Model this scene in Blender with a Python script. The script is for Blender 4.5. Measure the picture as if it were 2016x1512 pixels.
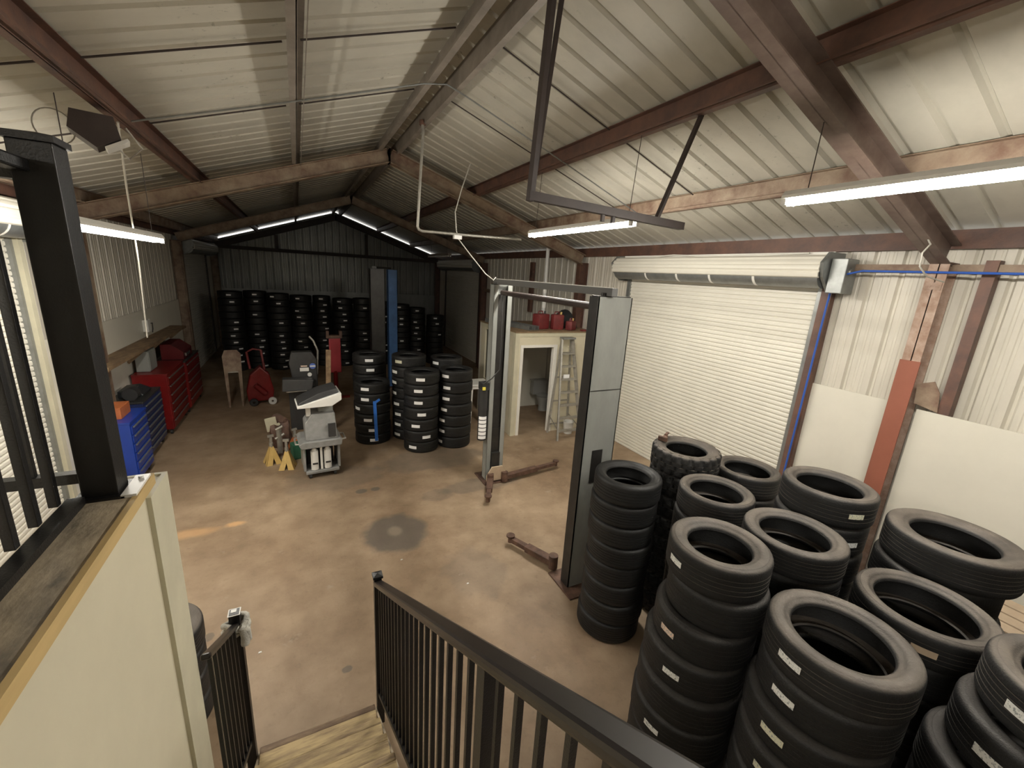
import bpy, bmesh, math, random
from mathutils import Vector, Matrix
PI = math.pi
rnd = random.Random(7)
S = bpy.context.scene
for o in list(bpy.data.objects): bpy.data.objects.remove(o)
COL = S.collection

# ---------------- camera ----------------
cd = bpy.data.cameras.new('camera'); cam = bpy.data.objects.new('camera', cd); COL.objects.link(cam)
S.camera = cam
cd.sensor_fit = 'HORIZONTAL'; cd.sensor_width = 36.0; cd.lens = 36.0 * 825.1 / 2016.0
cd.clip_start = 0.02; cd.clip_end = 200
YAW, PIT, ROL = 0.47505, 0.25135, -0.06133
f_ = Vector((math.sin(YAW) * math.cos(PIT), math.cos(YAW) * math.cos(PIT), -math.sin(PIT)))
r_ = Vector((math.cos(YAW), -math.sin(YAW), 0)); d_ = f_.cross(r_)
r2 = r_ * math.cos(ROL) + d_ * math.sin(ROL); d2 = -r_ * math.sin(ROL) + d_ * math.cos(ROL)
M = Matrix((r2, -d2, -f_)).transposed().to_4x4(); M.translation = Vector((0, 0, 3.65))
cam.matrix_world = M

# ---------------- world, exposure ----------------
W = bpy.data.worlds.new('overcast sky'); S.world = W; W.use_nodes = True
W.node_tree.nodes['Background'].inputs[0].default_value = (1.0, 0.985, 0.95, 1)
W.node_tree.nodes['Background'].inputs[1].default_value = 1.1
S.view_settings.view_transform = 'Standard'; S.view_settings.look = 'None'
S.view_settings.exposure = 0.48; S.view_settings.gamma = 1.0
S.view_settings.use_curve_mapping = False
TUBE = 122.0         # radiance of the fluorescent tubes
TUBE_COL = (1.0, 0.95, 0.86, 1)

# ---------------- materials ----------------
def mat(name, col, rough=0.6, metal=0.0, var=0.0, scale=6.0, col2=None, bump=0.0, bscale=40.0, emit=None, spec=0.5, stretch=(1, 1, 1), contrast=(0.35, 0.7), dust=None):
    m = bpy.data.materials.new(name); m.use_nodes = True
    nt = m.node_tree; N = nt.nodes; L = nt.links; b = N['Principled BSDF']
    b.inputs['Roughness'].default_value = rough; b.inputs['Metallic'].default_value = metal
    b.inputs['Specular IOR Level'].default_value = spec
    c = tuple(col) + (1,)
    b.inputs['Base Color'].default_value = c
    tc = N.new('ShaderNodeTexCoord'); mp = N.new('ShaderNodeMapping'); mp.inputs['Scale'].default_value = stretch
    L.new(tc.outputs['Object'], mp.inputs[0])
    last = None
    if var > 0 or col2:
        nz = N.new('ShaderNodeTexNoise'); nz.inputs['Scale'].default_value = scale; nz.inputs['Detail'].default_value = 6
        nz.inputs['Roughness'].default_value = 0.65
        L.new(mp.outputs[0], nz.inputs['Vector'])
        rp = N.new('ShaderNodeValToRGB'); L.new(nz.outputs['Fac'], rp.inputs[0])
        rp.color_ramp.elements[0].position = contrast[0]; rp.color_ramp.elements[1].position = contrast[1]
        k = col2 if col2 else tuple(x * (1 - var) for x in col)
        rp.color_ramp.elements[0].color = tuple(k) + (1,); rp.color_ramp.elements[1].color = c
        last = rp.outputs[0]
    if dust:
        ge = N.new('ShaderNodeNewGeometry'); sx = N.new('ShaderNodeSeparateXYZ'); L.new(ge.outputs['Normal'], sx.inputs[0])
        mr = N.new('ShaderNodeMapRange'); mr.inputs['From Min'].default_value = 0.45; mr.inputs['From Max'].default_value = 0.95; mr.inputs['To Max'].default_value = dust[1]
        L.new(sx.outputs['Z'], mr.inputs['Value'])
        n2 = N.new('ShaderNodeTexNoise'); n2.inputs['Scale'].default_value = 5; n2.inputs['Detail'].default_value = 5; L.new(tc.outputs['Object'], n2.inputs['Vector'])
        mu = N.new('ShaderNodeMath'); mu.operation = 'MULTIPLY'; mu.use_clamp = True
        m2 = N.new('ShaderNodeMath'); m2.operation = 'MULTIPLY'; m2.inputs[1].default_value = 1.8
        L.new(n2.outputs['Fac'], m2.inputs[0]); L.new(m2.outputs[0], mu.inputs[0]); L.new(mr.outputs[0], mu.inputs[1])
        mx = N.new('ShaderNodeMixRGB'); L.new(mu.outputs[0], mx.inputs[0]); mx.inputs[2].default_value = tuple(dust[0]) + (1,)
        if last: L.new(last, mx.inputs[1])
        else: mx.inputs[1].default_value = c
        last = mx.outputs[0]
    if last: L.new(last, b.inputs['Base Color'])
    if bump > 0:
        nb = N.new('ShaderNodeTexNoise'); nb.inputs['Scale'].default_value = bscale; nb.inputs['Detail'].default_value = 4
        L.new(mp.outputs[0], nb.inputs['Vector'])
        bp = N.new('ShaderNodeBump'); bp.inputs['Strength'].default_value = bump; bp.inputs['Distance'].default_value = 0.01
        L.new(nb.outputs['Fac'], bp.inputs['Height']); L.new(bp.outputs[0], b.inputs['Normal'])
    if emit:
        b.inputs['Emission Color'].default_value = emit[0]; b.inputs['Emission Strength'].default_value = emit[1]
    return m

m_roof = mat('painted roof sheet', (0.50, 0.475, 0.40), 0.42, 0, 0.25, 0.9, stretch=(1, 1.5, 1), contrast=(0.25, 0.6))
def specks(m):
    nt = m.node_tree; N = nt.nodes; L = nt.links; b = N['Principled BSDF']; src = b.inputs['Base Color'].links[0].from_socket
    tc = N.new('ShaderNodeTexCoord'); mask = None
    f = N.new('ShaderNodeTexNoise'); f.inputs['Scale'].default_value = 13; f.inputs['Detail'].default_value = 5; f.inputs['Roughness'].default_value = .7; L.new(tc.outputs['Object'], f.inputs['Vector'])
    g = N.new('ShaderNodeTexNoise'); g.inputs['Scale'].default_value = 1.1; L.new(tc.outputs['Object'], g.inputs['Vector'])
    r1 = N.new('ShaderNodeValToRGB'); r1.color_ramp.elements[0].position = .60; r1.color_ramp.elements[1].position = .68; L.new(f.outputs['Fac'], r1.inputs[0])
    r2 = N.new('ShaderNodeValToRGB'); r2.color_ramp.elements[0].position = .52; r2.color_ramp.elements[1].position = .62; L.new(g.outputs['Fac'], r2.inputs[0])
    mu = N.new('ShaderNodeMath'); mu.operation = 'MULTIPLY'; L.new(r1.outputs[0], mu.inputs[0]); L.new(r2.outputs[0], mu.inputs[1])
    m3 = N.new('ShaderNodeMath'); m3.operation = 'MULTIPLY'; m3.inputs[1].default_value = .75; L.new(mu.outputs[0], m3.inputs[0])
    mx = N.new('ShaderNodeMixRGB'); L.new(m3.outputs[0], mx.inputs[0]); L.new(src, mx.inputs[1]); mx.inputs[2].default_value = (.14, .13, .10, 1); L.new(mx.outputs[0], b.inputs['Base Color'])
specks(m_roof)
m_wallsheet = mat('white wall sheet', (0.66, 0.62, 0.53), 0.38, 0, 0.22, 1.8, stretch=(1, 1, 0.3))
m_gable = mat('bare galvanised sheet', (0.27, 0.28, 0.27), 0.33, 0.55, 0.3, 2.5, stretch=(1, 1, 0.25))
m_primer = mat('red oxide primer steel', (0.165, 0.08, 0.052), 0.55, 0, 0.4, 4, col2=(0.08, 0.045, 0.036), bump=0.15)
m_beam = mat('weathered tan steel', (0.34, 0.27, 0.19), 0.6, 0, 0, 3.5, col2=(0.15, 0.085, 0.055), bump=0.15)
m_ridge = mat('galvanised ridge steel', (0.27, 0.23, 0.19), 0.55, 0.1, 0.4, 3)
m_raft = mat('brown grey rafter steel', (0.19, 0.14, 0.115), 0.5, 0.1, 0, 3, col2=(0.10, 0.065, 0.05))
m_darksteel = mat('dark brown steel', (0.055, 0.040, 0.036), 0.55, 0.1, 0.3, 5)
m_redcol = mat('fresh red oxide paint', (0.26, 0.085, 0.05), 0.6, 0, 0.12, 3)
m_dustcol = mat('overspray dusted steel', (0.45, 0.34, 0.27), 0.7, 0, 0, 9, col2=(0.27, 0.17, 0.12), bump=0.2)
m_frp = mat('white wall panel', (0.70, 0.67, 0.575), 0.45, 0, 0.06, 2)
m_cream = mat('cream painted board', (0.66, 0.61, 0.455), 0.6, 0, 0.08, 2.5)
m_creamtrim = mat('cream painted trim', (0.60, 0.565, 0.42), 0.6, 0, 0.12, 5)
m_yellow = mat('raw pine edge', (0.60, 0.43, 0.19), 0.65, 0, 0.2, 14, stretch=(1, 0.15, 1))
m_ply = mat('dirty plywood', (0.43, 0.355, 0.25), 0.75, 0, 0, 6, col2=(0.17, 0.145, 0.11), bump=0.2, stretch=(1.6, 0.8, 1), contrast=(0.32, 0.56))
m_tread = mat('worn pine tread', (0.50, 0.38, 0.20), 0.7, 0, 0, 7, col2=(0.17, 0.115, 0.07), bump=0.2, stretch=(0.5, 3.5, 1), contrast=(0.3, 0.6))
m_nose = mat('dark worn step edge', (0.25, 0.17, 0.10), 0.7, 0, 0, 9, col2=(0.11, 0.07, 0.045), stretch=(0.6, 3, 1))
m_plytop = mat('brown plywood top', (0.30, 0.20, 0.11), 0.75, 0, 0.4, 6)
m_black = mat('black powder coat', (0.007, 0.0065, 0.0065), 0.42, 0, 0.2, 20, bump=0.15, bscale=160)
m_railtop = mat('worn bronze black rail', (0.022, 0.0175, 0.015), 0.33, 0.2, 0.2, 8)
m_rubber = mat('tyre rubber', (0.0075, 0.0075, 0.0075), 0.6, 0, 0.25, 12, bump=0.2, bscale=90)
m_rublow = mat('worn tyre rubber', (0.0075, 0.0075, 0.0074), 0.62, 0, 0.3, 10, bump=0.35, bscale=120, dust=((0.06, 0.052, 0.045), 0.5))
m_rubdust = mat('dusty tyre rubber', (0.0085, 0.0083, 0.008), 0.66, 0, 0.3, 10, bump=0.3, bscale=90, dust=((0.105, 0.088, 0.072), 0.85))
m_door = mat('white slat curtain', (0.74, 0.71, 0.62), 0.4, 0, 0.06, 2)
m_galv = mat('galvanised steel', (0.30, 0.31, 0.30), 0.4, 0.6, 0.25, 7)
m_lift = mat('grey lift paint', (0.33, 0.34, 0.315), 0.45, 0.05, 0.25, 3, stretch=(1, 1, 0.4))
m_beamgrey = mat('dull grey beam', (0.13, 0.13, 0.125), 0.6)
m_liftdark = mat('greasy dark steel', (0.045, 0.043, 0.04), 0.4, 0.4, 0.4, 6)
m_liftblue = mat('blue lift paint', (0.06, 0.17, 0.42), 0.45, 0, 0.3, 4)
m_rust = mat('rusty brown steel', (0.17, 0.095, 0.065), 0.6, 0.2, 0, 9, col2=(0.07, 0.04, 0.03), bump=0.2)
m_red = mat('red enamel', (0.20, 0.010, 0.010), 0.33, 0, 0.3, 5)
m_redjack = mat('pinkish red enamel', (0.42, 0.05, 0.06), 0.35, 0, 0.2, 5)
m_reddark = mat('dark red enamel', (0.12, 0.010, 0.012), 0.35, 0, 0.3, 5)
m_redfade = mat('faded red plastic', (0.20, 0.028, 0.028), 0.5, 0, 0.4, 6)
m_blue = mat('blue enamel', (0.012, 0.045, 0.30), 0.3, 0, 0.1, 5)
m_navy = mat('dark blue enamel', (0.02, 0.03, 0.10), 0.35, 0, 0.2, 5)
m_white = mat('white paint', (0.78, 0.76, 0.70), 0.5, 0, 0.05, 5)
m_plastic = mat('white plastic', (0.74, 0.73, 0.69), 0.4)
m_alu = mat('dull aluminium', (0.42, 0.40, 0.35), 0.45, 0.45, 0.3, 9)
m_wood = mat('rough sawn plank', (0.32, 0.22, 0.12), 0.75, 0, 0, 9, col2=(0.15, 0.09, 0.05), stretch=(1, 0.3, 1))
m_orange = mat('orange paint', (0.50, 0.15, 0.05), 0.5, 0, 0.3, 8)
m_ybright = mat('yellow jack paint', (0.72, 0.50, 0.17), 0.5, 0, 0.2, 9)
m_green = mat('dull green plastic', (0.03, 0.13, 0.075), 0.5, 0, 0.2, 8)
m_grey = mat('grey machine paint', (0.27, 0.27, 0.26), 0.5, 0, 0.3, 7)
m_dkgrey = mat('charcoal plastic', (0.035, 0.035, 0.035), 0.45, 0, 0.3, 7)
m_bag = mat('black plastic bag', (0.02, 0.022, 0.024), 0.35)
m_bluetube = mat('blue air line', (0.03, 0.10, 0.42), 0.4)
m_bluetape = mat('blue strap webbing', (0.03, 0.17, 0.62), 0.55)
m_cord = mat('pale cord', (0.55, 0.53, 0.47), 0.5)
m_pvc = mat('white pvc pipe', (0.58, 0.58, 0.56), 0.4)
m_porc = mat('porcelain', (0.36, 0.36, 0.34), 0.2)
m_tan = mat('tan board', (0.52, 0.40, 0.28), 0.6, 0, 0.2, 5)
m_rag = mat('grey towel cloth', (0.62, 0.60, 0.53), 0.9, 0, 0.3, 30, bump=0.5, bscale=120)
m_glow = mat('lit fluorescent tube', (0.9, 0.9, 0.9), 0.4, emit=(TUBE_COL, TUBE))
m_chrome = mat('bright metal', (0.6, 0.6, 0.58), 0.25, 0.9)
m_stickblue = mat('blue sticker', (0.10, 0.17, 0.50), 0.4)
m_stickyel = mat('yellow sticker', (0.75, 0.62, 0.10), 0.4)
m_brownglass = mat('dark glass', (0.02, 0.015, 0.015), 0.1)

def sticker_mat(name, base):
    m = bpy.data.materials.new(name); m.use_nodes = True; nt = m.node_tree; N = nt.nodes; L = nt.links; b = N['Principled BSDF']
    b.inputs['Roughness'].default_value = 0.5
    tc = N.new('ShaderNodeTexCoord'); mp = N.new('ShaderNodeMapping'); mp.inputs['Scale'].default_value = (1, 1, 0.8)
    L.new(tc.outputs['Object'], mp.inputs[0])
    nz = N.new('ShaderNodeTexNoise'); nz.inputs['Scale'].default_value = 95; nz.inputs['Detail'].default_value = 2; L.new(mp.outputs[0], nz.inputs['Vector'])
    rp = N.new('ShaderNodeValToRGB'); rp.color_ramp.elements[0].position = 0.36; rp.color_ramp.elements[1].position = 0.46
    rp.color_ramp.elements[0].color = (0.32, 0.33, 0.32, 1); rp.color_ramp.elements[1].color = base + (1,)
    L.new(nz.outputs['Fac'], rp.inputs[0]); L.new(rp.outputs[0], b.inputs['Base Color'])
    return m
m_stick = sticker_mat('white printed sticker', (0.80, 0.80, 0.76))
m_stickw = sticker_mat('yellowed printed sticker', (0.72, 0.70, 0.52))
m_stickp = sticker_mat('faded orange sticker', (0.74, 0.56, 0.44))
m_stickplain = mat('plain white sticker', (0.93, 0.93, 0.92), 0.5)

# concrete floor with an oil stain
def floor_mat():
    m = bpy.data.materials.new('stained concrete'); m.use_nodes = True; nt = m.node_tree; N = nt.nodes; L = nt.links; b = N['Principled BSDF']
    tc = N.new('ShaderNodeTexCoord')
    def noise(s, d=6, r=0.6):
        n = N.new('ShaderNodeTexNoise'); n.inputs['Scale'].default_value = s; n.inputs['Detail'].default_value = d; n.inputs['Roughness'].default_value = r
        L.new(tc.outputs['Object'], n.inputs['Vector']); return n
    def ramp(src, p0, p1, c0, c1):
        r = N.new('ShaderNodeValToRGB'); L.new(src, r.inputs[0]); r.color_ramp.elements[0].position = p0; r.color_ramp.elements[1].position = p1
        r.color_ramp.elements[0].color = c0; r.color_ramp.elements[1].color = c1; return r
    def mix(kind, fac, a, c):
        x = N.new('ShaderNodeMixRGB'); x.blend_type = kind
        if hasattr(fac, 'links'): L.new(fac, x.inputs[0])
        else: x.inputs[0].default_value = fac
        L.new(a, x.inputs[1]); L.new(c, x.inputs[2]); return x.outputs[0]
    base = ramp(noise(0.55).outputs['Fac'], 0.33, 0.68, (0.22, 0.15, 0.09, 1), (0.40, 0.30, 0.20, 1)).outputs[0]
    mid = ramp(noise(3.2).outputs['Fac'], 0.35, 0.62, (0.66, 0.62, 0.58, 1), (1, 1, 1, 1)).outputs[0]
    c = mix('MULTIPLY', 0.7, base, mid)
    fine = ramp(noise(14, 4).outputs['Fac'], 0.30, 0.42, (0.42, 0.36, 0.3, 1), (1, 1, 1, 1)).outputs[0]
    c = mix('MULTIPLY', 0.25, c, fine)
    chalk = ramp(noise(1.7, 8, 0.75).outputs['Fac'], 0.62, 0.78, (0, 0, 0, 1), (0.7, 0.7, 0.7, 1)).outputs[0]
    wc = N.new('ShaderNodeRGB'); wc.outputs[0].default_value = (0.5, 0.44, 0.36, 1)
    c = mix('MIX', chalk, c, wc.outputs[0])
    def spot(cx, cy, sx, sy, e0, e1, wob, rotz=0):
        mp = N.new('ShaderNodeMapping'); mp.vector_type = 'TEXTURE'; mp.inputs['Location'].default_value = (cx, cy, 0); mp.inputs['Scale'].default_value = (sx, sy, 1); mp.inputs['Rotation'].default_value = (0, 0, rotz)
        L.new(tc.outputs['Object'], mp.inputs[0])
        ln = N.new('ShaderNodeVectorMath'); ln.operation = 'LENGTH'; L.new(mp.outputs[0], ln.inputs[0])
        nz = noise(9 / max(sx, sy) * 0.25, 5)
        ma = N.new('ShaderNodeMath'); ma.operation = 'MULTIPLY_ADD'; ma.inputs[1].default_value = wob; L.new(nz.outputs['Fac'], ma.inputs[0]); L.new(ln.outputs['Value'], ma.inputs[2])
        mr = N.new('ShaderNodeMapRange'); mr.inputs['From Min'].default_value = e0 + wob * 0.5; mr.inputs['From Max'].default_value = e1 + wob * 0.5; mr.inputs['To Min'].default_value = 1; mr.inputs['To Max'].default_value = 0
        L.new(ma.outputs[0], mr.inputs['Value']); return mr.outputs[0]
    dk = N.new('ShaderNodeRGB'); dk.outputs[0].default_value = (0.10, 0.085, 0.07, 1)
    for (cx, cy, sx, sy, a, wob) in ((1.04, 5.38, 0.46, 0.50, 0.85, 0.5), (0.75, 6.75, 0.10, 0.08, 0.8, 0.6), (0.98, 6.75, 0.08, 0.07, 0.8, 0.6), (1.9, 6.2, 0.30, 0.2, 0.35, 0.9), (2.75, 6.3, 0.8, 0.25, 0.5, 0.8), (-1.0, 4.3, 0.05, 0.06, 0.6, .5), (0.2, 3.4, 0.05, 0.04, .7, .5), (0.4, 7.4, 0.9, 0.5, 0.35, 1.0), (1.8, 4.2, 0.4, 0.5, 0.3, 1.0), (2.2, 7.6, 1.2, 0.5, .5, 1.0)):
        s = spot(cx, cy, sx, sy, 0.8, 1.05, wob)
        mm = N.new('ShaderNodeMath'); mm.operation = 'MULTIPLY'; mm.inputs[1].default_value = a; L.new(s, mm.inputs[0])
        c = mix('MIX', mm.outputs[0], c, dk.outputs[0])
    ring = N.new('ShaderNodeRGB'); ring.outputs[0].default_value = (0.21, 0.175, 0.13, 1)
    c = mix('MIX', spot(1.04, 5.42, 0.10, 0.12, 0.7, 1.2, 0.3), c, ring.outputs[0])
    och = N.new('ShaderNodeRGB'); och.outputs[0].default_value = (0.60, 0.36, 0.17, 1)
    for (cx, cy, sx, sy, a) in ((-1.5, 6.35, 0.35, 0.12, 0.55), (-1.0, 6.4, 0.13, 0.07, 0.8)):
        s = spot(cx, cy, sx, sy, 0.5, 1.2, 0.9)
        mm = N.new('ShaderNodeMath'); mm.operation = 'MULTIPLY'; mm.inputs[1].default_value = a; L.new(s, mm.inputs[0])
        c = mix('MIX', mm.outputs[0], c, och.outputs[0])
    L.new(c, b.inputs['Base Color'])
    rr = N.new('ShaderNodeMapRange'); rr.inputs['To Min'].default_value = 0.42; rr.inputs['To Max'].default_value = 0.75; L.new(noise(2.0).outputs['Fac'], rr.inputs['Value']); L.new(rr.outputs[0], b.inputs['Roughness'])
    bp = N.new('ShaderNodeBump'); bp.inputs['Strength'].default_value = 0.15; bp.inputs['Distance'].default_value = 0.01
    L.new(noise(25).outputs['Fac'], bp.inputs['Height']); L.new(bp.outputs[0], b.inputs['Normal'])
    return m
m_floor = floor_mat()

# ---------------- mesh helpers ----------------
class MB:
    def __init__(s): s.b = bmesh.new()
    def _xf(s, vs, mtx):
        if mtx is not None: bmesh.ops.transform(s.b, matrix=mtx, verts=vs)
    def box(s, x0, y0, z0, x1, y1, z1, mtx=None, bev=0):
        r = bmesh.ops.create_cube(s.b, size=1)['verts']
        sc = Matrix.Diagonal((abs(x1 - x0), abs(y1 - y0), abs(z1 - z0), 1)); tr = Matrix.Translation(((x0 + x1) / 2, (y0 + y1) / 2, (z0 + z1) / 2))
        bmesh.ops.transform(s.b, matrix=tr @ sc, verts=r)
        if bev > 0:
            es = list({e for v in r for e in v.link_edges})
            r = bmesh.ops.bevel(s.b, geom=es, offset=bev, segments=2, affect='EDGES', profile=0.6)['verts'] + [v for v in r if v.is_valid]
            r = list(set(r))
        s._xf(r, mtx); return s
    def bar(s, p0, p1, w, h, up=(0, 0, 1), oy=0.0, ox=0.0):
        p0 = Vector(p0); p1 = Vector(p1); z = (p1 - p0); L = z.length; z.normalize()
        u = Vector(up); x = u.cross(z)
        if x.length < 1e-5: x = Vector((1, 0, 0)).cross(z)
        x.normalize(); y = z.cross(x)
        Mx = Matrix((x, y, z)).transposed().to_4x4(); Mx.translation = p0
        return s.box(-w / 2 + ox, -h / 2 + oy, 0, w / 2 + ox, h / 2 + oy, L, Mx)
    def cyl(s, p0, p1, r, seg=16, r2=None, cap=True):
        p0 = Vector(p0); p1 = Vector(p1); z = p1 - p0; L = z.length
        q = z.to_track_quat('Z', 'Y').to_matrix().to_4x4(); q.translation = (p0 + p1) / 2
        bmesh.ops.create_cone(s.b, cap_ends=cap, segments=seg, radius1=r, radius2=r if r2 is None else r2, depth=L, matrix=q); return s
    def tube(s, pts, r, seg=8):
        pts = [Vector(p) for p in pts]; rings = []; n = len(pts)
        t0 = (pts[1] - pts[0]).normalized(); x = t0.orthogonal().normalized()
        for i, p in enumerate(pts):
            t = (pts[min(i + 1, n - 1)] - pts[max(i - 1, 0)]).normalized()
            x = (x - t * x.dot(t)).normalized(); y = t.cross(x)
            rings.append([s.b.verts.new(p + (x * math.cos(2 * PI * k / seg) + y * math.sin(2 * PI * k / seg)) * r) for k in range(seg)])
        for i in range(n - 1):
            for k in range(seg): s.b.faces.new((rings[i][k], rings[i][(k + 1) % seg], rings[i + 1][(k + 1) % seg], rings[i + 1][k]))
        s.b.faces.new(rings[0][::-1]); s.b.faces.new(rings[-1]); return s
    def lathe(s, prof, seg=32, a0=0, a1=2 * PI, mtx=None, closed=True, rf=None):
        full = abs(a1 - a0 - 2 * PI) < 1e-6; n = seg if full else seg + 1; V = []
        for i in range(n):
            a = a0 + (a1 - a0) * i / seg
            V.append([s.b.verts.new(((r if rf is None else rf(i, j, r)) * math.cos(a), (r if rf is None else rf(i, j, r)) * math.sin(a), z)) for j, (r, z) in enumerate(prof)])
        m = len(prof)
        for i in range(seg):
            A = V[i]; B = V[(i + 1) % n]
            for j in range(m if closed else m - 1):
                k = (j + 1) % m
                s.b.faces.new((A[j], B[j], B[k], A[k]))
        if mtx is not None: bmesh.ops.transform(s.b, matrix=mtx, verts=[v for r in V for v in r])
        return s
    def prism(s, poly, p, ax, ay, d):   # polygon in (ax, ay), extruded by vector d from p
        p = Vector(p); ax = Vector(ax); ay = Vector(ay); d = Vector(d)
        a = [s.b.verts.new(p + ax * u + ay * v) for u, v in poly]; b = [s.b.verts.new(v.co + d) for v in a]
        s.b.faces.new(a[::-1]); s.b.faces.new(b); n = len(a)
        for i in range(n): s.b.faces.new((a[i], a[(i + 1) % n], b[(i + 1) % n], b[i]))
        return s
    def sheet(s, o, u, v, n, prof, th=0.002):   # open profile [(u,h)] swept along v
        o = Vector(o); u = Vector(u); v = Vector(v); n = Vector(n); rows = []
        for k in (0, 1):
            for t in (0, 1):
                rows.append([s.b.verts.new(o + u * a + n * (h + k * th) + v * t) for a, h in prof])
        A, B, C, D = rows
        for i in range(len(prof) - 1):
            s.b.faces.new((A[i], A[i + 1], B[i + 1], B[i])); s.b.faces.new((C[i], D[i], D[i + 1], C[i + 1]))
            s.b.faces.new((A[i], C[i], C[i + 1], A[i + 1])); s.b.faces.new((B[i], B[i + 1], D[i + 1], D[i]))
        s.b.faces.new((A[0], B[0], D[0], C[0])); s.b.faces.new((A[-1], C[-1], D[-1], B[-1])); return s
    def blob(s, c, r, sub=3, amp=0.15, seed=1):
        rr = random.Random(seed); ph = [(rr.uniform(1.5, 4), rr.uniform(0, 6), Vector((rr.uniform(-1, 1), rr.uniform(-1, 1), rr.uniform(-1, 1))).normalized()) for _ in range(7)]
        vs = bmesh.ops.create_icosphere(s.b, subdivisions=sub, radius=1)['verts']
        for v in vs:
            k = 1 + amp * sum(math.sin(f * v.co.dot(d) * 2 + p) for f, p, d in ph) / 3
            z = max(v.co.z, -0.55)
            v.co = Vector((c[0] + v.co.x * r[0] * k, c[1] + v.co.y * r[1] * k, c[2] + z * r[2] * k if z > -0.54 else c[2] - 0.55 * r[2]))
        return s
    def build(s, name, m, parent=None, loc=None, smooth=None, label=None, bev=None):
        me = bpy.data.meshes.new(name); bmesh.ops.recalc_face_normals(s.b, faces=s.b.faces); s.b.to_mesh(me); s.b.free()
        if m: me.materials.append(m)
        if smooth:
            for p in me.polygons: p.use_smooth = True
            try: me.set_sharp_from_angle(angle=math.radians(smooth))
            except Exception: pass
        o = bpy.data.objects.new(name, me); COL.objects.link(o)
        if parent: o.parent = parent
        if loc: o.location = loc
        if label: o['label'] = label
        if bev:
            md = o.modifiers.new('bevel', 'BEVEL'); md.width = bev; md.segments = 2; md.limit_method = 'ANGLE'
        return o
def tag(o, label, cat, group=None):
    o['label'] = label; o['category'] = cat
    if group: o['group'] = group
    return o
def thing(name, label, cat, loc=(0, 0, 0), rz=0, group=None):
    o = bpy.data.objects.new(name, None); COL.objects.link(o); o.empty_display_size = 0.1
    o.location = loc; o.rotation_euler = (0, 0, rz); return tag(o, label, cat, group)
def struct(o, label=None):
    o['kind'] = 'structure'
    if label: o['label'] = label
    return o

# ---------------- building shell ----------------
XL, XR, XC = -3.15, 6.55, 1.70
Y0, Y1 = -4.2, 21.8
SL = 0.335
def zr(x, z0=6.05): return z0 - SL * abs(x - XC)       # underside of the roof sheet
def rprof(L, pitch=0.305, h=0.032, minor=True):
    out = [(0, 0)]; a = 0.06
    while a + 0.2 < L:
        out += [(a, 0), (a + 0.022, h), (a + 0.045, h), (a + 0.067, 0)]
        if minor and a + 0.26 < L: out += [(a + 0.135, 0), (a + 0.145, 0.006), (a + 0.165, 0.006), (a + 0.175, 0), (a + 0.215, 0), (a + 0.225, 0.006), (a + 0.245, 0.006), (a + 0.255, 0)]
        a += pitch
    out.append((L, 0)); return out
b = MB()
b.box(-6, -7, -0.2, 10, 25, 0)
struct(b.build('floor', m_floor))
n = math.hypot(1, SL)
mb = MB()
for sgn in (1, -1):
    ext = (XR - XC + 0.25) if sgn > 0 else (XC - XL + 0.25)
    o = (XC, Y0 - 0.1, 6.05); v = (sgn * ext, 0, -SL * ext); nn = (sgn * SL / n, 0, 1 / n)
    mb.sheet(o, (0, 1, 0), v, nn, rprof(Y1 - Y0 + 0.4, h=0.036, minor=False), 0.002)
mb.prism([(-0.3, -0.095), (0, 0.008), (0.3, -0.095), (0.3, -0.07), (0, 0.035), (-0.3, -0.07)], (XC, Y0 - 0.1, 6.09), (1, 0, 0), (0, 0, 1), (0, Y1 - Y0 + 0.4, 0))
struct(mb.build('ceiling', m_roof))

def wallsheet(x, segs, nx):   # segs: (y0,y1,z0,z1)
    mb = MB()
    for a, c, z0, z1 in segs: mb.sheet((x, a, z0), (0, 1, 0), (0, 0, z1 - z0), (nx, 0, 0), rprof(c - a), 0.002)
    return mb
DR = (3.42, 7.32, 3.80)     # near right door
DL = (3.60, 7.50, 3.80)     # near left door
DR2 = (16.0, 20.4, 3.80); DL2 = (16.0, 20.2, 3.80)
zt = 4.36
struct(wallsheet(XR, [(Y0, DR[0], 0, zt), (DR[0], DR[1], DR[2], zt), (DR[1], DR2[0], 0, zt), (DR2[0], DR2[1], DR2[2], zt), (DR2[1], Y1, 0, zt)], 1).build('wall_right', m_wallsheet))
struct(wallsheet(XL, [(Y0, DL[0], 0, zt), (DL[0], DL[1], DL[2], zt), (DL[1], DL2[0], 0, zt), (DL2[0], DL2[1], DL2[2], zt), (DL2[1], Y1, 0, zt)], -1).build('wall_left', m_wallsheet))
mb = MB()
prof = rprof(XR - XL)
def gable(y, s, z0, off, mtl, name):
    mb = MB(); rows = []
    for k in (0, 1):
        lo = []; hi = []
        for a, h in prof:
            x = XL + a; lo.append(mb.b.verts.new((x, y + s * (h + k * 0.002), z0))); hi.append(mb.b.verts.new((x, y + s * (h + k * 0.002), zr(x) - off)))
        rows.append((lo, hi))
    (a, bb), (c, d) = rows
    for i in range(len(prof) - 1):
        mb.b.faces.new((a[i], a[i + 1], bb[i + 1], bb[i])); mb.b.faces.new((c[i], d[i], d[i + 1], c[i + 1]))
        mb.b.faces.new((bb[i], bb[i + 1], d[i + 1], d[i])); mb.b.faces.new((a[i], c[i], c[i + 1], a[i + 1]))
    return struct(mb.build(name, mtl))
gable(Y1, 1, 0, 0.085, m_gable, 'wall_back')
gable(Y0, -1, 0, 0.0, m_wallsheet, 'wall_front')

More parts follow.
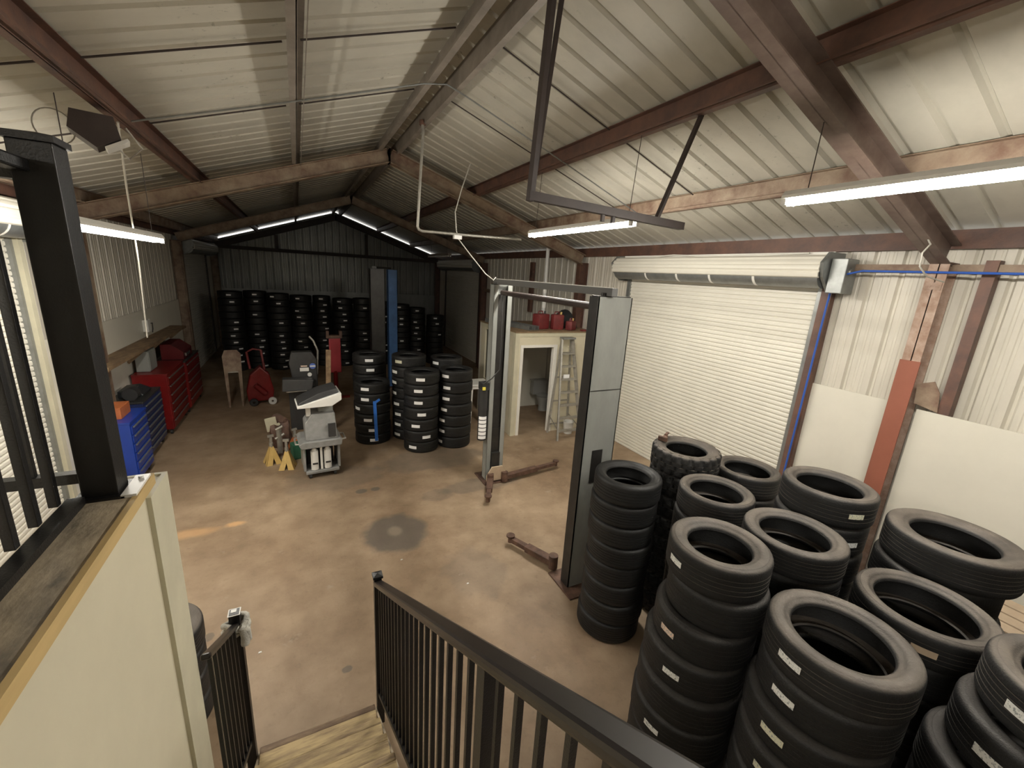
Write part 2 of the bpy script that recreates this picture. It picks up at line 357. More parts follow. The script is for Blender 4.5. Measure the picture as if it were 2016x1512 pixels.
# purlins (C sections lying on the rafters)
PX = [(-2.85, 'left'), (-1.38, 'left'), (0.10, 'left'), (3.50, 'right'), (5.06, 'right')]
labs = {-2.85: 'steel roof purlin lowest on the left slope, above the left lamp', -1.38: 'brown steel roof purlin crossing the upper left corner with the floodlight on it', 0.10: 'pale steel roof purlin running straight up left of the ridge',
        3.50: 'dark brown steel roof purlin next right of the ridge', 5.06: 'tan brown steel roof purlin above the long right lamp'}
for x, sd in PX:
    sg = 1 if sd == 'right' else -1
    z = zr(x) - 0.002; mb = MB(); y0, y1 = Y0, Y1
    mb.box(x - 0.004, y0, z - 0.20, x + 0.004, y1, z)
    mb.bar((x, y0, z - 0.004), (x, y1, z - 0.004), 0.075, 0.006, ox=0.03 * (1 if sg > 0 else -1))
    mb.bar((x, y0, z - 0.197), (x, y1, z - 0.197), 0.075, 0.006, ox=-0.03 * sg)
    mb.box(x - 0.075 * (sg), y0, z - 0.197, x - 0.069 * sg, y1, z - 0.175)
    tag(mb.build('roof_purlin', m_beam if x in (5.06, -2.85) else (m_ridge if x == 0.10 else m_primer)), labs[x], 'roof beam', 'roof purlins')
# ridge purlin pair
mb = MB()
for s in (-1, 1):
    x = XC + s * 0.14; z = zr(x) - 0.004
    mb.box(x - 0.004, Y0, z - 0.21, x + 0.004, Y1, z)
    mb.box(min(x, x + s * 0.07), Y0, z - 0.216, max(x, x + s * 0.07), Y1, z - 0.21)
    mb.box(x + s * 0.066, Y0, z - 0.21, x + s * 0.07, Y1, z - 0.19)
tag(mb.build('ridge_beam', m_ridge), 'double steel ridge beam along the peak of the roof', 'roof beam')
# eave struts
for x, l in ((XR - 0.1, 'brown steel eave beam along the top of the right wall'), (XL + 0.1, 'brown steel eave beam along the top of the left wall')):
    z = zr(x) - 0.035; mb = MB(); s = -1 if x > 0 else 1
    mb.box(x - 0.004, Y0, z - 0.2, x + 0.004, Y1, z)
    mb.box(min(x, x - s * 0.08), Y0, z - 0.2, max(x, x - s * 0.08), Y1, z - 0.194); mb.box(min(x, x - s * 0.03), Y0, z - 0.006, max(x, x - s * 0.03), Y1, z)
    tag(mb.build('eave_beam', m_primer), l, 'roof beam', 'eave beams')
# rafter frames
def ibeam(mb, p0, p1, dep, wid, up, tf=0.012, tw=0.008):
    mb.bar(p0, p1, tw, dep, up); mb.bar(p0, p1, wid, tf, up, oy=dep / 2 - tf / 2); mb.bar(p0, p1, wid, tf, up, oy=-dep / 2 + tf / 2)
def frame(y, m_r, m_l, tagname, wid=0.17, dep=0.24):
    for side, xe in (('right', XR - 0.16), ('left', XL + 0.16)):
        sg = 1 if side == 'right' else -1
        up = Vector((sg * SL, 0, 1)).normalized(); zt0 = 5.85 - 0.003 - dep / 2 * n
        p0 = (XC + sg * 0.02, y, zt0); p1 = (xe, y, zt0 - SL * abs(xe - XC))
        mb = MB(); ibeam(mb, p0, p1, dep, wid, up)
        mb.bar((XC + sg * 0.0, y, zt0 + dep / 2), (XC + sg * 0.0, y, zt0 - dep / 2 * 1.1), 0.012 * 2, wid, (0, 1, 0))
        tag(mb.build('roof_rafter', m_r if side == 'right' else m_l), '%s sloping steel rafter of the %s roof frame' % (side, tagname), 'roof beam', 'roof rafters')
        # column
        xo = XR - 0.02 if sg > 0 else XL + 0.02; xi = xo - sg * 0.24
        zc = zt0 - SL * abs(xi - XC) - dep / 2
        c = thing('steel_column', '%s wall steel column of the %s roof frame' % (side, tagname), 'column', ((xo + xi) / 2, y, 0), 0, 'steel columns')
        mb = MB(); mb.box(-0.12, -0.005, 0, 0.12, 0.005, zc); mb.box(-0.12, -wid / 2, 0, -0.108, wid / 2, zc); mb.box(0.108, -wid / 2, 0, 0.12, wid / 2, zc)
        mb.build('shaft', m_dustcol if (y < 5 and sg > 0) else (m_beam if sg < 0 else m_primer), c)
        mb = MB(); mb.box(-0.14, -0.13, 0, 0.14, 0.13, 0.015); mb.build('base_plate', m_rust, c)
        if y < 5 and sg > 0:
            mb = MB(); mb.box(-0.135, -0.095, 0.016, -0.121, 0.095, 2.98); mb.build('face_plate', m_redcol, c, label='smooth red brown lower face plate')
            mb = MB(); mb.box(-0.127, -0.07, 3.78, -0.121, 0.07, 3.86); mb.cyl((-0.13, -0.035, 3.82), (-0.12, -0.035, 3.82), 0.018, 10); mb.cyl((-0.13, 0.035, 3.82), (-0.12, 0.035, 3.82), 0.018, 10)
            mb.build('bolt_plate', m_dustcol, c)
        mb = MB(); mb.box(-0.12, -wid / 2, zc, 0.12, wid / 2, zc + 0.012); mb.build('cap_plate', m_primer, c)
frame(2.2, m_raft, m_primer, 'nearest')
frame(9.0, m_beam, m_beam, 'second')
frame(15.4, m_beam, m_beam, 'third')
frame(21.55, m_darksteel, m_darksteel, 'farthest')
# thin dark tubes drawn for the shadow lines at the sheet laps
def rod(x0, x1, y, l, r=0.008, dz=0.06, mtl=None):
    mb = MB(); pts = [(x0 + (x1 - x0) * i / 6, y, zr(x0 + (x1 - x0) * i / 6) - dz) for i in range(7)]
    mb.tube(pts, r, 6); tag(mb.build('lap_shadow_line', mtl or m_darksteel), l, 'rod', 'lap shadow lines under the roof')
for y, w in ((4.55, 'front'), (6.2, 'rear')):
    rod(0.0, -1.30, y, 'thin dark %s lap shadow line under the left roof slope, between purlins' % w)
    rod(-1.45, -2.8, y, 'thin dark %s lap shadow line low on the left roof slope near the eave' % w)
    rod(1.5, 0.14, y, 'thin dark %s lap shadow line between ridge beam and first left purlin' % w)
    rod(1.9, 3.44, y, 'thin dark %s lap shadow line between ridge beam and first right purlin' % w)
    rod(3.58, 4.98, y, 'thin dark %s lap shadow line between the two right purlins' % w)
mb = MB(); mb.tube([(-1.3, 5.55, zr(-1.3) - 0.21), (0.1, 5.55, zr(0.1) - 0.215), (1.45, 5.5, zr(1.5) - 0.235), (1.72, 5.5, 5.80), (1.95, 5.5, zr(1.95) - 0.235), (3.5, 5.55, zr(3.5) - 0.215), (5.05, 5.6, zr(5.05) - 0.215)], 0.009, 8)
tag(mb.build('electrical_conduit', m_galv, smooth=40), 'thin conduit bent over the ridge beam and across both roof slopes', 'pipe')
# girts on the back wall, posts
mb = MB(); mb.box(XL + 0.1, 21.5, 4.06, XR - 0.1, 21.75, 4.20); tag(mb.build('wall_girt', m_darksteel), 'dark horizontal beam high across the back gable wall', 'beam')
for x in (-0.72, 3.0):
    mb = MB(); mb.box(x - 0.06, 21.62, 4.2, x + 0.06, 21.77, zr(x) - 0.47); tag(mb.build('gable_post', m_darksteel), 'dark upright post in the back gable, %s of its middle' % ('left' if x < 0 else 'right'), 'beam', 'gable posts')
# white panels on the walls
def panel(x, y0, y1, z1, l, mtl=None, th=0.012, z0=0.02):
    mb = MB(); mb.box(x, y0, z0, x + th, y1, z1); return tag(mb.build('wall_panel', mtl or m_frp), l, 'wall panel', 'white wall panels')
panel(XR - 0.045, 2.36, 3.36, 2.43, 'white wall panel between roll door and red brown column', th=0.012)
panel(XR - 0.168, -1.2, 2.05, 2.43, 'large white wall panel right of the red brown column')
panel(XL + 0.034, 9.15, 12.0, 2.44, 'white wall panel above the plank shelf on the left wall, nearer half')
panel(XL + 0.034, 12.02, 15.25, 2.44, 'white wall panel above the plank shelf on the left wall, far half')
panel(XL + 0.034, 7.66, 8.86, 2.44, 'white wall panel right of the left roll door, seen between balusters')
mb = MB(); mb.box(XL + 0.05, 21.60, 0, XR - 0.05, 21.615, 2.45); tag(mb.build('wall_panel', m_gable), 'grey lower sheet lining behind the tyre stacks at the back wall', 'wall panel')
# side girts on right wall
mb = MB(); mb.box(XR - 0.12, Y0, 3.98, XR - 0.02, DR[0] + 0.0, 4.06)
tag(mb.build('wall_girt', m_beam), 'tan horizontal rail high on the right wall beside the roll door', 'beam')
mb = MB(); mb.box(XR - 0.13, 7.5, 3.0, XR - 0.02, 15.3, 3.12); tag(mb.build('wall_girt', m_beam), 'tan horizontal rail on the right wall above the small room', 'beam')
mb = MB(); mb.prism([(0, 0), (.22, .05), (.24, .28), (.10, .34), (.03, .22)], (XR - .16, 1.87, 2.44), (0, 1, 0), (0, 0, 1), (-.01, 0, 0)); tag(mb.build('torn_plate', m_beam), 'torn rusty plate between the red brown column and the slim stud', 'plate')
mb = MB(); mb.box(XR - 0.15, 1.78, 2.2, XR - 0.02, 1.88, 4.1); tag(mb.build('wall_stud', m_primer), 'slim brown upright stud right of the red brown column', 'beam')
mb = MB(); mb.box(XR - 0.12, DR[0] - 0.16, 0, XR - 0.02, DR[0] - 0.03, 4.1); tag(mb.build('wall_stud', m_primer), 'brown upright door post at right edge of the roll door', 'beam')
mb = MB(); mb.box(XL + 0.02, DL[1] + 0.02, 0, XL + 0.12, DL[1] + 0.12, 4.1); tag(mb.build('wall_stud', m_creamtrim), 'pale upright door post beside the left roll door', 'beam')
mb = MB(); mb.box(XR - 0.13, 11.6, 2.6, XR - 0.03, 11.75, 4.1); tag(mb.build('wall_stud', m_primer), 'brown upright stud behind the vent pipe', 'beam')
mb = MB(); mb.box(XR - 0.19, 3.3, 4.15, XR - 0.17, 7.4, 4.215); tag(mb.build('door_flashing', m_white), 'long white flashing strip right above the roll door drum', 'trim')
mb = MB(); mb.tube([(XR - 0.285, -2, 3.95), (XR - 0.285, 1, 3.96), (XR - 0.285, 2.9, 3.97), (XR - 0.25, 3.18, 3.9), (XR - 0.18, 3.25, 3.7), (XR - 0.155, 3.27, 3.5), (XR - 0.155, 3.31, 0.05)], 0.013, 8)
tag(mb.build('air_line', m_bluetube, smooth=40), 'blue air line down the right edge of the roll door', 'pipe')
mb = MB(); mb.tube([(XR - 0.23, 3.6, 4.20), (XR - 0.24, 5.0, 4.17), (XR - 0.24, 6.0, 4.21), (XR - 0.24, 7.2, 4.15)], 0.012, 8)
tag(mb.build('conduit_pipe', m_white, smooth=40), 'white pipe running above the roll door drum', 'pipe')

# ---------------- roll-up doors ----------------
def roll_door(name, wx, s, y0, y1, ztop, label, detail=True):
    # s = direction into the room
    d = bpy.data.objects.new(name, None); COL.objects.link(d); d.location = (wx, y0, 0); struct(d, label)
    w = y1 - y0; mb = MB()
    pr = [(0, 0)]; z = 0.0
    while z < ztop - 0.02: pr += [(z + 0.004, 0.014), (z + 0.014, 0.019), (z + 0.044, 0.019), (z + 0.056, 0.014), (z + 0.060, 0.0), (z + 0.070, 0.0)]; z += 0.07
    mb.sheet((s * 0.01, 0.02, 0.0), (0, 0, 1), (0, w - 0.04, 0), (s, 0, 0), pr, 0.003)
    mb.build('curtain', m_door, d)
    for y in (0, w):
        mb = MB(); mb.box(s * 0.0, y - 0.045, 0, s * 0.07, y + 0.045, ztop); mb.build('guide_rail', m_galv if detail else m_darksteel, d)
    mb = MB(); c = Vector((s * 0.27, 0, ztop + 0.16)); seg = 36; R = 0.215; pts = []
    for i in range(seg + 1):
        a = -0.5 + (PI + 1.0) * i / seg
        rr = R - (0.02 if i % 4 == 0 else 0)
        pts.append((rr * math.cos(a) * s, rr * math.sin(a)))
    inner = [(p[0] * 0.9, p[1] * 0.9) for p in pts[::-1]]
    mb.prism(pts + inner, (c.x, -0.12, c.z), (1, 0, 0), (0, 0, 1), (0, w + 0.24, 0)); mb.build('curtain_roll', m_door, d)
    mb = MB(); mb.cyl((c.x, -0.1, c.z - 0.06), (c.x, w + 0.1, c.z - 0.06), 0.165, 24); mb.build('drum', m_galv, d, smooth=40)
    if detail:
        mb = MB()
        for t in (0.22, 0.42, 0.6, 0.8):
            mb.prism([(0.168 * math.cos(a), 0.168 * math.sin(a)) for a in [math.radians(x) for x in range(170, 262, 10)]] + [(0.163 * math.cos(a), 0.163 * math.sin(a)) for a in [math.radians(x) for x in range(260, 169, -10)]], (c.x, w * (1 - t), c.z - 0.06), (1, 0, 0) if s < 0 else (-1, 0, 0), (0, 0, 1), (0, 0.04, 0))
        mb.build('drum_stripes', m_white, d)
    for y in (-0.16, w + 0.12):
        mb = MB(); mb.prism([(-0.02, -0.26), (0.22, -0.26), (0.42, -0.08), (0.48, 0.1), (0.34, 0.24), (-0.02, 0.24)], (0, y, c.z), (s, 0, 0), (0, 0, 1), (0, 0.04, 0))
        br = mb.build('end_bracket', m_galv, d)
    if detail:
        mb = MB(); mb.box(s * 0.05, -0.36, c.z - 0.28, s * 0.32, -0.17, c.z + 0.16); mb.cyl((s * 0.2, -0.38, c.z), (s * 0.2, -0.1, c.z), 0.05, 14); mb.build('gear_housing', m_galv, d, bev=0.01)
    return d
roll_door('door_1', XR, -1, *DR, 'large white slatted roll-up door in the right wall')
roll_door('door_2', XL, 1, *DL, 'white slatted roll-up door in the left wall, seen through the balusters')
roll_door('door_3', XR, -1, *DR2, 'dark far roll-up door in the right wall near the back', False)
roll_door('door_4', XL, 1, *DL2, 'dark far roll-up door in the left wall near the back', False)

# ---------------- lamps ----------------
def lamp(x, y, z, L, label, chains):
    t = thing('fluorescent_lamp', label, 'lamp', (x, y, z), 0, 'fluorescent strip lamps')
    mb = MB(); mb.prism([(-0.068, -0.006), (0.068, -0.006), (0.062, 0.02), (0.035, 0.055), (-0.035, 0.055), (-0.062, 0.02)], (0, 0, 0), (1, 0, 0), (0, 0, 1), (0, L, 0)); mb.build('housing', m_white, t)
    for s in (-1, 1):
        mb = MB(); mb.cyl((s * 0.042, 0.045, -0.032), (s * 0.042, L - 0.045, -0.032), 0.019, 16, cap=False); mb.build('tube', m_glow, t, smooth=60)
        for yy in (0.0, L - 0.04):
            mb = MB(); mb.box(s * 0.042 - 0.018, yy, -0.055, s * 0.042 + 0.018, yy + 0.04, 0.001); mb.build('socket', m_plastic, t)
    for (yy, zz, dx) in chains:
        mb = MB(); mb.tube([(0, yy, 0.05), (dx * 0.5, yy, (zz - z) * 0.5), (dx, yy, zz - z)], 0.004, 6); mb.build('chain', m_darksteel, t)
    return t
lamp(3.65, -0.08, 4.40, 2.44, 'long lit strip lamp at the right edge of the view', [(2.28, 4.93, 0.02), (0.3, 5.2, 0)])
lamp(3.45, 3.92, 4.335, 2.44, 'lit strip lamp in the middle, behind the hanging angle frame', [(0.12, 5.24, 0.05), (2.3, 5.24, 0.05)])
lamp(-1.53, 4.50, 3.845, 2.44, 'lit strip lamp at left beside the black railing post', [(0.2, 4.76, 0.0), (2.2, 4.76, 0.0)])
lamp(-1.2, -2.9, 3.95, 2.44, 'unseen lit strip lamp assumed behind the viewpoint, left', [(0.2, 4.74, 0.0), (2.2, 4.74, 0.0)])  # extra lamp out of view, added for the bright area around the viewpoint
# dead lamp tubes fixture far right back
t = thing('fluorescent_lamp', 'unlit strip lamp far back under the right roof slope', 'lamp', (4.35, 13.3, 4.18), 0)
mb = MB(); mb.box(-0.06, 0, 0, 0.06, 2.4, 0.06); mb.build('housing', m_ridge, t)
for s in (-1, 1):
    mb = MB(); mb.cyl((s * 0.035, 0.04, -0.03), (s * 0.035, 2.36, -0.03), 0.018, 10); mb.build('tube', m_plastic, t)
for yy in (0.3, 2.1):
    mb = MB(); mb.cyl((0, yy, 0.05), (0, yy, 0.96), 0.004, 6); mb.build('chain', m_darksteel, t)

# flood light on the left purlin
t = thing('flood_light', 'dark boxy floodlight fixed to the upper left purlin', 'lamp', (-1.46, 5.15, 4.60), 0.25)
mb = MB(); mb.prism([(-0.13, 0.0), (0.13, 0.0), (0.16, -0.16), (0.0, -0.26), (-0.16, -0.14)], (0, -0.14, 0.14), (1, 0, 0), (0, 0, 1), (0, 0.26, 0)); mb.build('hood', m_darksteel, t)
mb = MB(); mb.box(-0.01, -0.12, -0.135, 0.17, 0.10, -0.11, Matrix.Rotation(-0.55, 4, 'Y')); mb.build('lens', m_plastic, t)
mb = MB(); mb.tube([(0.12, 0.1, -0.05), (0.2, 0.2, -0.12), (0.3, 0.14, -0.02), (0.2, 0.0, 0.1)], 0.008); mb.build('bracket', m_alu, t)
mb = MB(); mb.tube([(-0.12 - 0.12 * (1 - math.cos(a)), -0.02, 0.0 + 0.13 * math.sin(a)) for a in [k * 2 * PI / 24 for k in range(1, 24)]], 0.005); mb.build('cable_loop', m_alu, t)

# hanging angle frame
t = thing('ceiling_bracket', 'dark steel angle frame hung from ridge beam and purlin', 'hanger', (1.84, 3.3, 4.3))
mb = MB(); mb.bar((-0.08, 0, -0.04), (0.02, 0.03, 1.53), 0.05, 0.05); mb.build('hanger_bar', m_darksteel, t)
mb = MB(); mb.bar((-0.04, 0.05, 0.02), (0.1, 0.02, 1.50), 0.05, 0.03); mb.build('hanger_bar', m_darksteel, t)
mb = MB(); mb.bar((1.32, 0, -0.05), (1.72, 0, 0.95), 0.045, 0.03); mb.build('hanger_bar', m_darksteel, t)
mb = MB(); mb.bar((-0.1, 0, 0.0), (1.68, 0, -0.06), 0.07, 0.006, oy=-0.03); mb.bar((-0.1, -0.033, 0.0), (1.68, -0.033, -0.06), 0.006, 0.07); mb.build('cross_bar', m_darksteel, t)
for x in (0.66, 0.78):
    mb = MB(); mb.box(x, -0.02, -0.12, x + 0.03, 0.01, -0.02); mb.build('clip', m_darksteel, t)
# bent drop pipe
t = thing('drop_pipe', 'pale bent pipe dropping from the ridge and running right', 'pipe', (1.80, 7.0, 4.27))
mb = MB(); mb.tube([(0.02, 0, 1.52), (0.03, 0, 1.40), (-0.02, 0, 0.6), (-0.05, 0, 0.05), (-0.03, 0, 0.01), (0.02, 0, -0.01), (0.9, 0, 0.0), (1.8, 0, 0.02)], 0.022, 10); mb.build('pipe', m_alu, t, smooth=50)
mb = MB(); mb.cyl((0.02, 0, 1.50), (0.02, 0, 1.56), 0.05, 12); mb.build('ceiling_flange', m_primer, t)
mb = MB(); mb.box(0.55, -0.04, -0.08, 0.68, 0.04, -0.02); mb.build('outlet', m_plastic, t)
mb = MB(); mb.tube([(2.75, 7.4, 5.46), (2.55, 7.25, 5.0), (2.40, 7.1, 4.62), (2.40, 7.02, 4.33), (2.42, 6.98, 4.2), (2.6, 6.85, 3.95), (2.78, 6.6, 3.66), (2.86, 6.45, 3.57), (2.9, 6.45, 3.62)], 0.009, 7)
tag(mb.build('power_cable', m_cord, smooth=60), 'pale slack power cable from the roof to the far lift post', 'cable')
mb = MB(); mb.tube([(-1.40, 5.55, 4.81), (-1.55, 6.1, 4.3), (-1.80, 7.1, 3.55), (-2.0, 7.75, 2.48)], 0.009, 8); tag(mb.build('hanging_cable', m_cord, smooth=60), 'pale cord hanging straight down past the left lamp', 'cable')
mb = MB(); mb.tube([(5.72, 2.15, 4.262), (5.62, 2.08, 4.2), (5.42, 2.05, 4.1), (5.45, 2.05, 3.98), (5.7, 2.07, 3.9), (6.1, 2.06, 3.86)], 0.008, 7); tag(mb.build('cable_loop', m_cord, smooth=60), 'pale looped cable beside the top of the right column', 'cable')

# ---------------- tyres ----------------
TC = {}
def tyre_mesh(R, Wd, rim, style, seg):
    key = (R, Wd, rim, style, seg)
    if key in TC: return TC[key]
    h = R - rim; P = []
    P += [(rim, .20 * Wd), (rim + .004, .14 * Wd), (rim + .012, .10 * Wd), (rim + .020, .085 * Wd), (rim + .30 * h, .045 * Wd), (rim + .33 * h, .03 * Wd), (rim + .50 * h, .0), (rim + .74 * h, .0), (rim + .77 * h, .012 * Wd), (R - .020, .022 * Wd), (R - .008, .055 * Wd), (R - .002, .11 * Wd)]
    a, bq = .16, .84
    if style == 'snow': g = [.34, .5, .66]
    elif style == 'slick': g = [.36, .64]
    elif style == 'fine': g = [.26, .38, .5, .62, .74]
    else: g = [.30, .43, .57, .70]
    gw = .009; gd = .005 if style != 'snow' else .012
    P.append((R, a * Wd + .002))
    for q in g: P += [(R, (q - gw) * Wd), (R - gd, (q - gw * .6) * Wd), (R - gd, (q + gw * .6) * Wd), (R, (q + gw) * Wd)]
    P.append((R, bq * Wd - .002))
    P += [(r, Wd - z) for r, z in P[11::-1]]
    P += [(rim + .008, .76 * Wd), (rim + .35 * h, .90 * Wd), (R - .03, .84 * Wd), (R - .016, .6 * Wd), (R - .016, .4 * Wd), (R - .03, .16 * Wd), (rim + .35 * h, .10 * Wd), (rim + .008, .24 * Wd)]
    rf = None
    if style == 'snow':
        lo = min(j for j, p in enumerate(P) if p[0] == R); hi = max(j for j, p in enumerate(P) if p[0] == R)
        def rf(i, j, r):
            if j < 9 or j > hi + 4: return r
            up = P[j][1] > Wd * .5
            if (P[j][1] < .28 * Wd or P[j][1] > .72 * Wd): return r - (.020 if (i + (3 if up else 0)) % 6 < 1.5 else 0)
            return r - (.014 if (i + (1 if up else 4)) % 6 == 0 else 0)
    mb = MB(); mb.lathe(P, seg, rf=rf)
    me = bpy.data.meshes.new('tyre_body'); bmesh.ops.recalc_face_normals(mb.b, faces=mb.b.faces); mb.b.to_mesh(me); mb.b.free()
    for p in me.polygons: p.use_smooth = True
    me.set_sharp_from_angle(angle=math.radians(38))
    me.materials.append(None); TC[key] = me; return me
SC = {}
def stick_mesh(R, Wd, wa, hz):
    key = (R, Wd, wa, hz)
    if key in SC: return SC[key]
    mb = MB(); n = 7; V = []
    for i in range(n + 1):
        a = (-.5 + i / n) * wa / R
        V.append([mb.b.verts.new((r * math.cos(a), r * math.sin(a), Wd * .5 + z)) for r, z in ((R + .0012, -hz / 2), (R + .0012, hz / 2), (R + .003, hz / 2), (R + .003, -hz / 2))])
    for i in range(n):
        for j in range(4): mb.b.faces.new((V[i][j], V[i + 1][j], V[i + 1][(j + 1) % 4], V[i][(j + 1) % 4]))
    mb.b.faces.new(V[0]); mb.b.faces.new(V[-1][::-1])
    me = bpy.data.meshes.new('size_sticker'); bmesh.ops.recalc_face_normals(mb.b, faces=mb.b.faces); mb.b.to_mesh(me); mb.b.free(); me.materials.append(None); SC[key] = me; return me
def put(me, name, mtl, parent, loc=(0, 0, 0), rz=0):
    o = bpy.data.objects.new(name, me); COL.objects.link(o); o.parent = parent; o.location = loc; o.rotation_euler = (0, 0, rz)
    o.material_slots[0].link = 'OBJECT'; o.material_slots[0].material = mtl; return o
ORD = ['top', 'second from the top', 'third from the top', 'fourth from the top', 'fifth from the top', 'sixth from the top', 'seventh from the top', 'eighth from the top', 'ninth from the top', 'tenth from the top', 'eleventh from the top', 'twelfth from the top']
def stack(where, group, x, y, ztop, R, n, kind, stickers=None, rim=None, style='rib', seg=64, mtl=None, shifts=None, radii=None, jit=0.008, sw=(.115, .042), smat=None, topface=None):
    Wd = round(ztop / n, 4); rim = rim or R * 0.62
    for i in range(n):       # i = 0 is the top
        k = n - 1 - i
        dx = rnd.uniform(-jit, jit); dy = rnd.uniform(-jit, jit)
        if shifts and i < len(shifts): dx += shifts[i][0]; dy += shifts[i][1]
        elif shifts: dx += shifts[-1][0]; dy += shifts[-1][1]
        rr = R if not radii else radii[min(i, len(radii) - 1)]
        if seg >= 60 and i > 0 and style != 'snow': rr = round(rr * (1, .985, 1.0, .975, .99)[(i * 7 + int(x * 10)) % 5], 4)
        st = style if not isinstance(style, (list, tuple)) else style[i % len(style)]
        if n > 1 and i == n - 1: pos = 'bottom tyre'
        else: pos = '%s tyre' % ORD[i] if i == 0 else 'tyre %s' % ORD[i]
        t = thing('tyre', '%s of the %s' % (('%s %s' % (kind, pos)), where), 'tyre', (x + dx, y + dy, k * Wd), rnd.uniform(0, 6.28), group)
        put(tyre_mesh(round(rr, 4), Wd, round(rim if not radii else rr * 0.62, 4), st, seg), 'tyre_body', (mtl if i == 0 else m_rublow) if mtl else m_rubber, t)
        if stickers and i < len(stickers) and stickers[i] is not None:
            a = math.radians(stickers[i]) - t.rotation_euler.z
            sm = (smat[i] if isinstance(smat, dict) and i in smat else (m_stickplain if not isinstance(smat, dict) and smat is None and seg < 60 else m_stick))
            put(stick_mesh(round(rr, 4), Wd, *sw), 'size_sticker', sm, t, rz=a)
FG = 'stacked tyres in the foreground'
stack('narrow stack beside the near lift post', FG, 2.87, 2.90, 1.81, .33, 8, 'black', style=['rib', 'fine'], jit=.012, rim=.215)
stack('stack with chunky tread by roll door', FG, 3.71, 2.94, 1.96, .355, 8, 'knobby', style='snow', seg=120, mtl=m_rubdust, rim=.205)
stack('stack just in front of chunky tread', FG, 3.36, 2.27, 1.86, .325, 8, 'black', style='fine', mtl=m_rubdust, rim=.222)
stack('stack at right foot of roll door', FG, 4.39, 2.64, 1.74, .335, 7, 'black', style='rib', mtl=m_rubdust, rim=.225)
stack('stack under panel by red brown column', FG, 4.02, 1.70, 2.09, .345, 8, 'dusty', [-118, -112], rim=.235, mtl=m_rubdust, smat={0: m_stickw, 1: m_stick})
stack('middle foreground stack with brown dusty top', FG, 2.485, 1.57, 1.98, .325, 8, 'dusty', [166, None, 176, 196, None, 188, None, 190], rim=.205, mtl=m_rubdust,
      shifts=[(0, 0), (.02, -.02), (-.03, .0), (-.05, .01), (-.07, .0), (-.08, .0), (-.08, 0)], radii=[.325, .325, .34, .345, .35, .355, .355], smat={0: m_stick, 2: m_stickp, 3: m_stick, 5: m_stick, 7: m_stickp})
stack('stack topped by a thin tyre', FG, 3.19, 1.47, 1.96, .335, 9, 'dusty', [142], rim=.222, style='fine', mtl=m_rubdust, smat={0: m_stick})
stack('stack topped by the widest tyre', FG, 4.17, .93, 2.03, .38, 8, 'dusty', rim=.25, style='fine', mtl=m_rubdust, shifts=[(0, 0), (-.05, .02), (-.02, 0)], radii=[.38, .365, .36])
stack('stack between widest tyre and nearest stack', FG, 3.42, .78, 1.82, .35, 8, 'dusty', [-158], rim=.245, mtl=m_rubdust, smat={0: m_tan})
stack('nearest stack at bottom of picture', FG, 2.61, .86, 1.84, .355, 8, 'black', [170, 172, 176, 178, 178, 180, 180], rim=.235, mtl=m_rubdust, style=['rib', 'fine', 'rib'],
      shifts=[(0, 0), (-.015, .0), (-.05, .0), (-.08, -.01), (-.10, -.02), (-.11, -.02)], smat={0: m_stick, 1: m_stick, 2: m_stickw, 3: m_stickw, 4: m_stickw, 5: m_stickw, 6: m_stickw}, sw=(.13, .042))
stack('stack in the bottom right corner', FG, 3.12, .10, 2.0, .35, 8, 'worn', [158, 160, None], rim=.225, mtl=m_rubdust, style=['fine', 'rib'], shifts=[(0, 0), (-.09, .04), (-.16, .07), (-.17, .07)], smat={0: m_stick, 1: m_stick}, sw=(.14, .045))
stack('low stack behind the bottom right corner', FG, 4.08, .02, 1.62, .33, 7, 'worn', mtl=m_rubdust)
stack('far stack cut by the right edge', FG, 5.28, .14, 1.92, .36, 8, 'dusty', mtl=m_rubdust)
stack('short stack behind the stair wall', 'stacked tyres behind the stair wall', -1.17, 3.5, .86, .33, 4, 'black', mtl=m_rubdust, seg=48)
MG = 'stacked tyres in the middle of the shop'
stack('short stack wearing the blue strap', MG, 1.29, 9.02, 1.34, .365, 6, 'new', [-122, -123, -157, -113, -100, -95], seg=48, sw=(.17, .062), rim=.22)
stack('stack behind the blue strap stack', MG, 1.36, 9.86, 1.77, .36, 8, 'new', [-98, -95, -88], seg=48, sw=(.17, .062), rim=.22)
stack('stack left behind the front centre stack', MG, 2.08, 9.03, 1.88, .365, 8, 'new', [-140, -158, -162, -164, -150, -146, -146, -150], seg=48, sw=(.17, .062), rim=.22, smat={0: m_stickw})
stack('front centre stack in mid shop', MG, 2.15, 8.26, 1.69, .36, 7, 'new', [-109, -114, -115, -102, -120, -85, -134], seg=48, sw=(.17, .062), rim=.22, jit=.02)
stack('right front stack in mid shop', MG, 2.90, 8.28, 1.70, .36, 7, 'new', [-145, -140, -139, -151, -157, -157, -165], seg=48, sw=(.17, .062), rim=.22, jit=.02)
stack('right rear stack in mid shop', MG, 2.94, 9.06, 1.80, .36, 8, 'new', [-150], seg=48, sw=(.17, .062), rim=.22)
BG = 'stacked tyres along the back wall'
names = ['leftmost', 'second', 'third', 'fourth', 'fifth', 'sixth', 'seventh', 'eighth', 'ninth', 'tenth', 'eleventh']
zt_ = [2.64, 2.66, 2.62, 2.56, 2.56, 2.50, 2.54, 2.42, 2.36, 2.22, 1.96]
